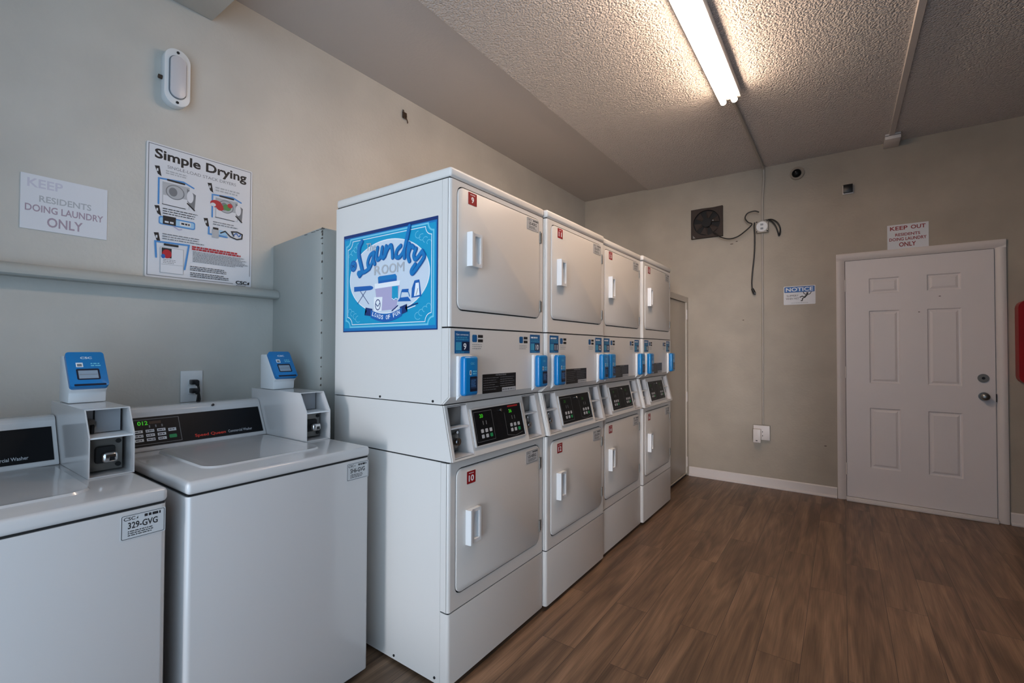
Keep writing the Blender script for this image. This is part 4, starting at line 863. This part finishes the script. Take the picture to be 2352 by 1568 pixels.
make_washer(-0.115, 'white top-loading washer cut off by the left picture edge, left of the other washer', '329-GVG', None)

# ------------------------------------------------------------------ light: sky outside the open entrance, tubes on the ceiling
w = bpy.data.worlds.new('World'); bpy.context.scene.world = w; w.use_nodes = True
def outside():
    """open air beyond the entrance: pale blue sky with one brighter gap low over the horizon"""
    nt = w.node_tree; N = nt.nodes; K = nt.links.new; bg = N['Background']
    tc = N.new('ShaderNodeTexCoord')
    def dot(v):
        n = N.new('ShaderNodeVectorMath'); n.operation = 'DOT_PRODUCT'; K(tc.outputs['Generated'], n.inputs[0]); n.inputs[1].default_value = v; return n.outputs['Value']
    def band(sock, c, a, b_):
        m = N.new('ShaderNodeMath'); m.operation = 'SUBTRACT'; K(sock, m.inputs[0]); m.inputs[1].default_value = c
        m2 = N.new('ShaderNodeMath'); m2.operation = 'ABSOLUTE'; K(m.outputs[0], m2.inputs[0])
        r = N.new('ShaderNodeMapRange'); r.interpolation_type = 'SMOOTHSTEP'; K(m2.outputs[0], r.inputs['Value'])
        r.inputs['From Min'].default_value = a; r.inputs['From Max'].default_value = b_; r.inputs['To Min'].default_value = 1; r.inputs['To Max'].default_value = 0
        return r.outputs['Result']
    f = N.new('ShaderNodeMath'); f.operation = 'GREATER_THAN'; K(dot((SKY[0], SKY[1], 0)), f.inputs[0]); f.inputs[1].default_value = 0
    m = N.new('ShaderNodeMath'); m.operation = 'MULTIPLY'; K(band(dot((-SKY[1], SKY[0], 0)), 0, 0.045, 0.085), m.inputs[0]); K(band(dot((0, 0, 1)), 0.03, 0.10, 0.22), m.inputs[1])
    m2 = N.new('ShaderNodeMath'); m2.operation = 'MULTIPLY'; K(m.outputs[0], m2.inputs[0]); K(f.outputs[0], m2.inputs[1])
    mx = N.new('ShaderNodeMix'); mx.data_type = 'RGBA'; K(m2.outputs[0], mx.inputs['Factor'])
    mx.inputs['A'].default_value = tuple(c * SKY_BASE for c in (0.48, 0.74, 1.0)) + (1,)
    mx.inputs['B'].default_value = tuple(c * SKY_GAP for c in (0.93, 0.94, 1.0)) + (1,)
    rg = N.new('ShaderNodeMapRange'); rg.interpolation_type = 'SMOOTHSTEP'; K(dot((1, 0, 0)), rg.inputs['Value'])   # sky dimmed towards -x, added to balance the fill light indoors
    rg.inputs['From Min'].default_value = -0.15; rg.inputs['From Max'].default_value = 0.70; rg.inputs['To Min'].default_value = 0.45; rg.inputs['To Max'].default_value = 1.0
    mm = N.new('ShaderNodeMix'); mm.data_type = 'RGBA'; mm.blend_type = 'MULTIPLY'; mm.inputs['Factor'].default_value = 1
    mm.inputs['A'].default_value = tuple(c * SKY_BASE for c in (0.56, 0.77, 1.0)) + (1,)
    gr = N.new('ShaderNodeMapRange'); gr.interpolation_type = 'SMOOTHSTEP'; K(dot((0, 0, 1)), gr.inputs['Value'])   # lower half brightened, added to lift the light on walls and ceiling
    gr.inputs['From Min'].default_value = -0.35; gr.inputs['From Max'].default_value = 0.35; gr.inputs['To Min'].default_value = 1.7; gr.inputs['To Max'].default_value = 1.25
    ml = N.new('ShaderNodeMath'); ml.operation = 'MULTIPLY'; K(rg.outputs['Result'], ml.inputs[0]); K(gr.outputs['Result'], ml.inputs[1]); K(ml.outputs[0], mm.inputs['B']); K(mm.outputs['Result'], mx.inputs['A'])
    K(mx.outputs['Result'], bg.inputs['Color']); bg.inputs['Strength'].default_value = 1.0
SKY = (0.243, -0.970); SKY_BASE, SKY_GAP = 1.95, 30.0
outside()
pl = bpy.data.lights.new('entrance_portal', 'AREA'); pl.shape = 'RECTANGLE'; pl.size = EX1 - EX0; pl.size_y = EZ
pl.cycles.is_portal = True
po = bpy.data.objects.new('entrance_portal', pl); C.objects.link(po); po.location = ((EX0 + EX1) / 2, YN - 0.05, EZ / 2); po.rotation_euler = (math.radians(90), 0, 0)

# ------------------------------------------------------------------ camera
cam = bpy.data.cameras.new('camera'); co = bpy.data.objects.new('camera', cam); C.objects.link(co)
R2 = V((0.81504123, 0.57939261, 0.00346401)); U2 = V((0.00670609, -0.01541142, 0.99985875)); F = V((-0.57936415, 0.81490287, 0.0164464))
mx = Matrix((R2, U2, -F)).transposed().to_4x4(); mx.translation = V((2.4794, 0.0113, 1.2903)); co.matrix_world = mx
cam.sensor_width = 36; cam.lens = 1065.8838 / 2352 * 36; cam.clip_start = 0.02
sc = bpy.context.scene; sc.camera = co
sc.view_settings.view_transform = 'Standard'; sc.view_settings.look = 'None'; sc.view_settings.exposure = 0.0; sc.view_settings.gamma = 1.0
sc.view_settings.use_curve_mapping = False
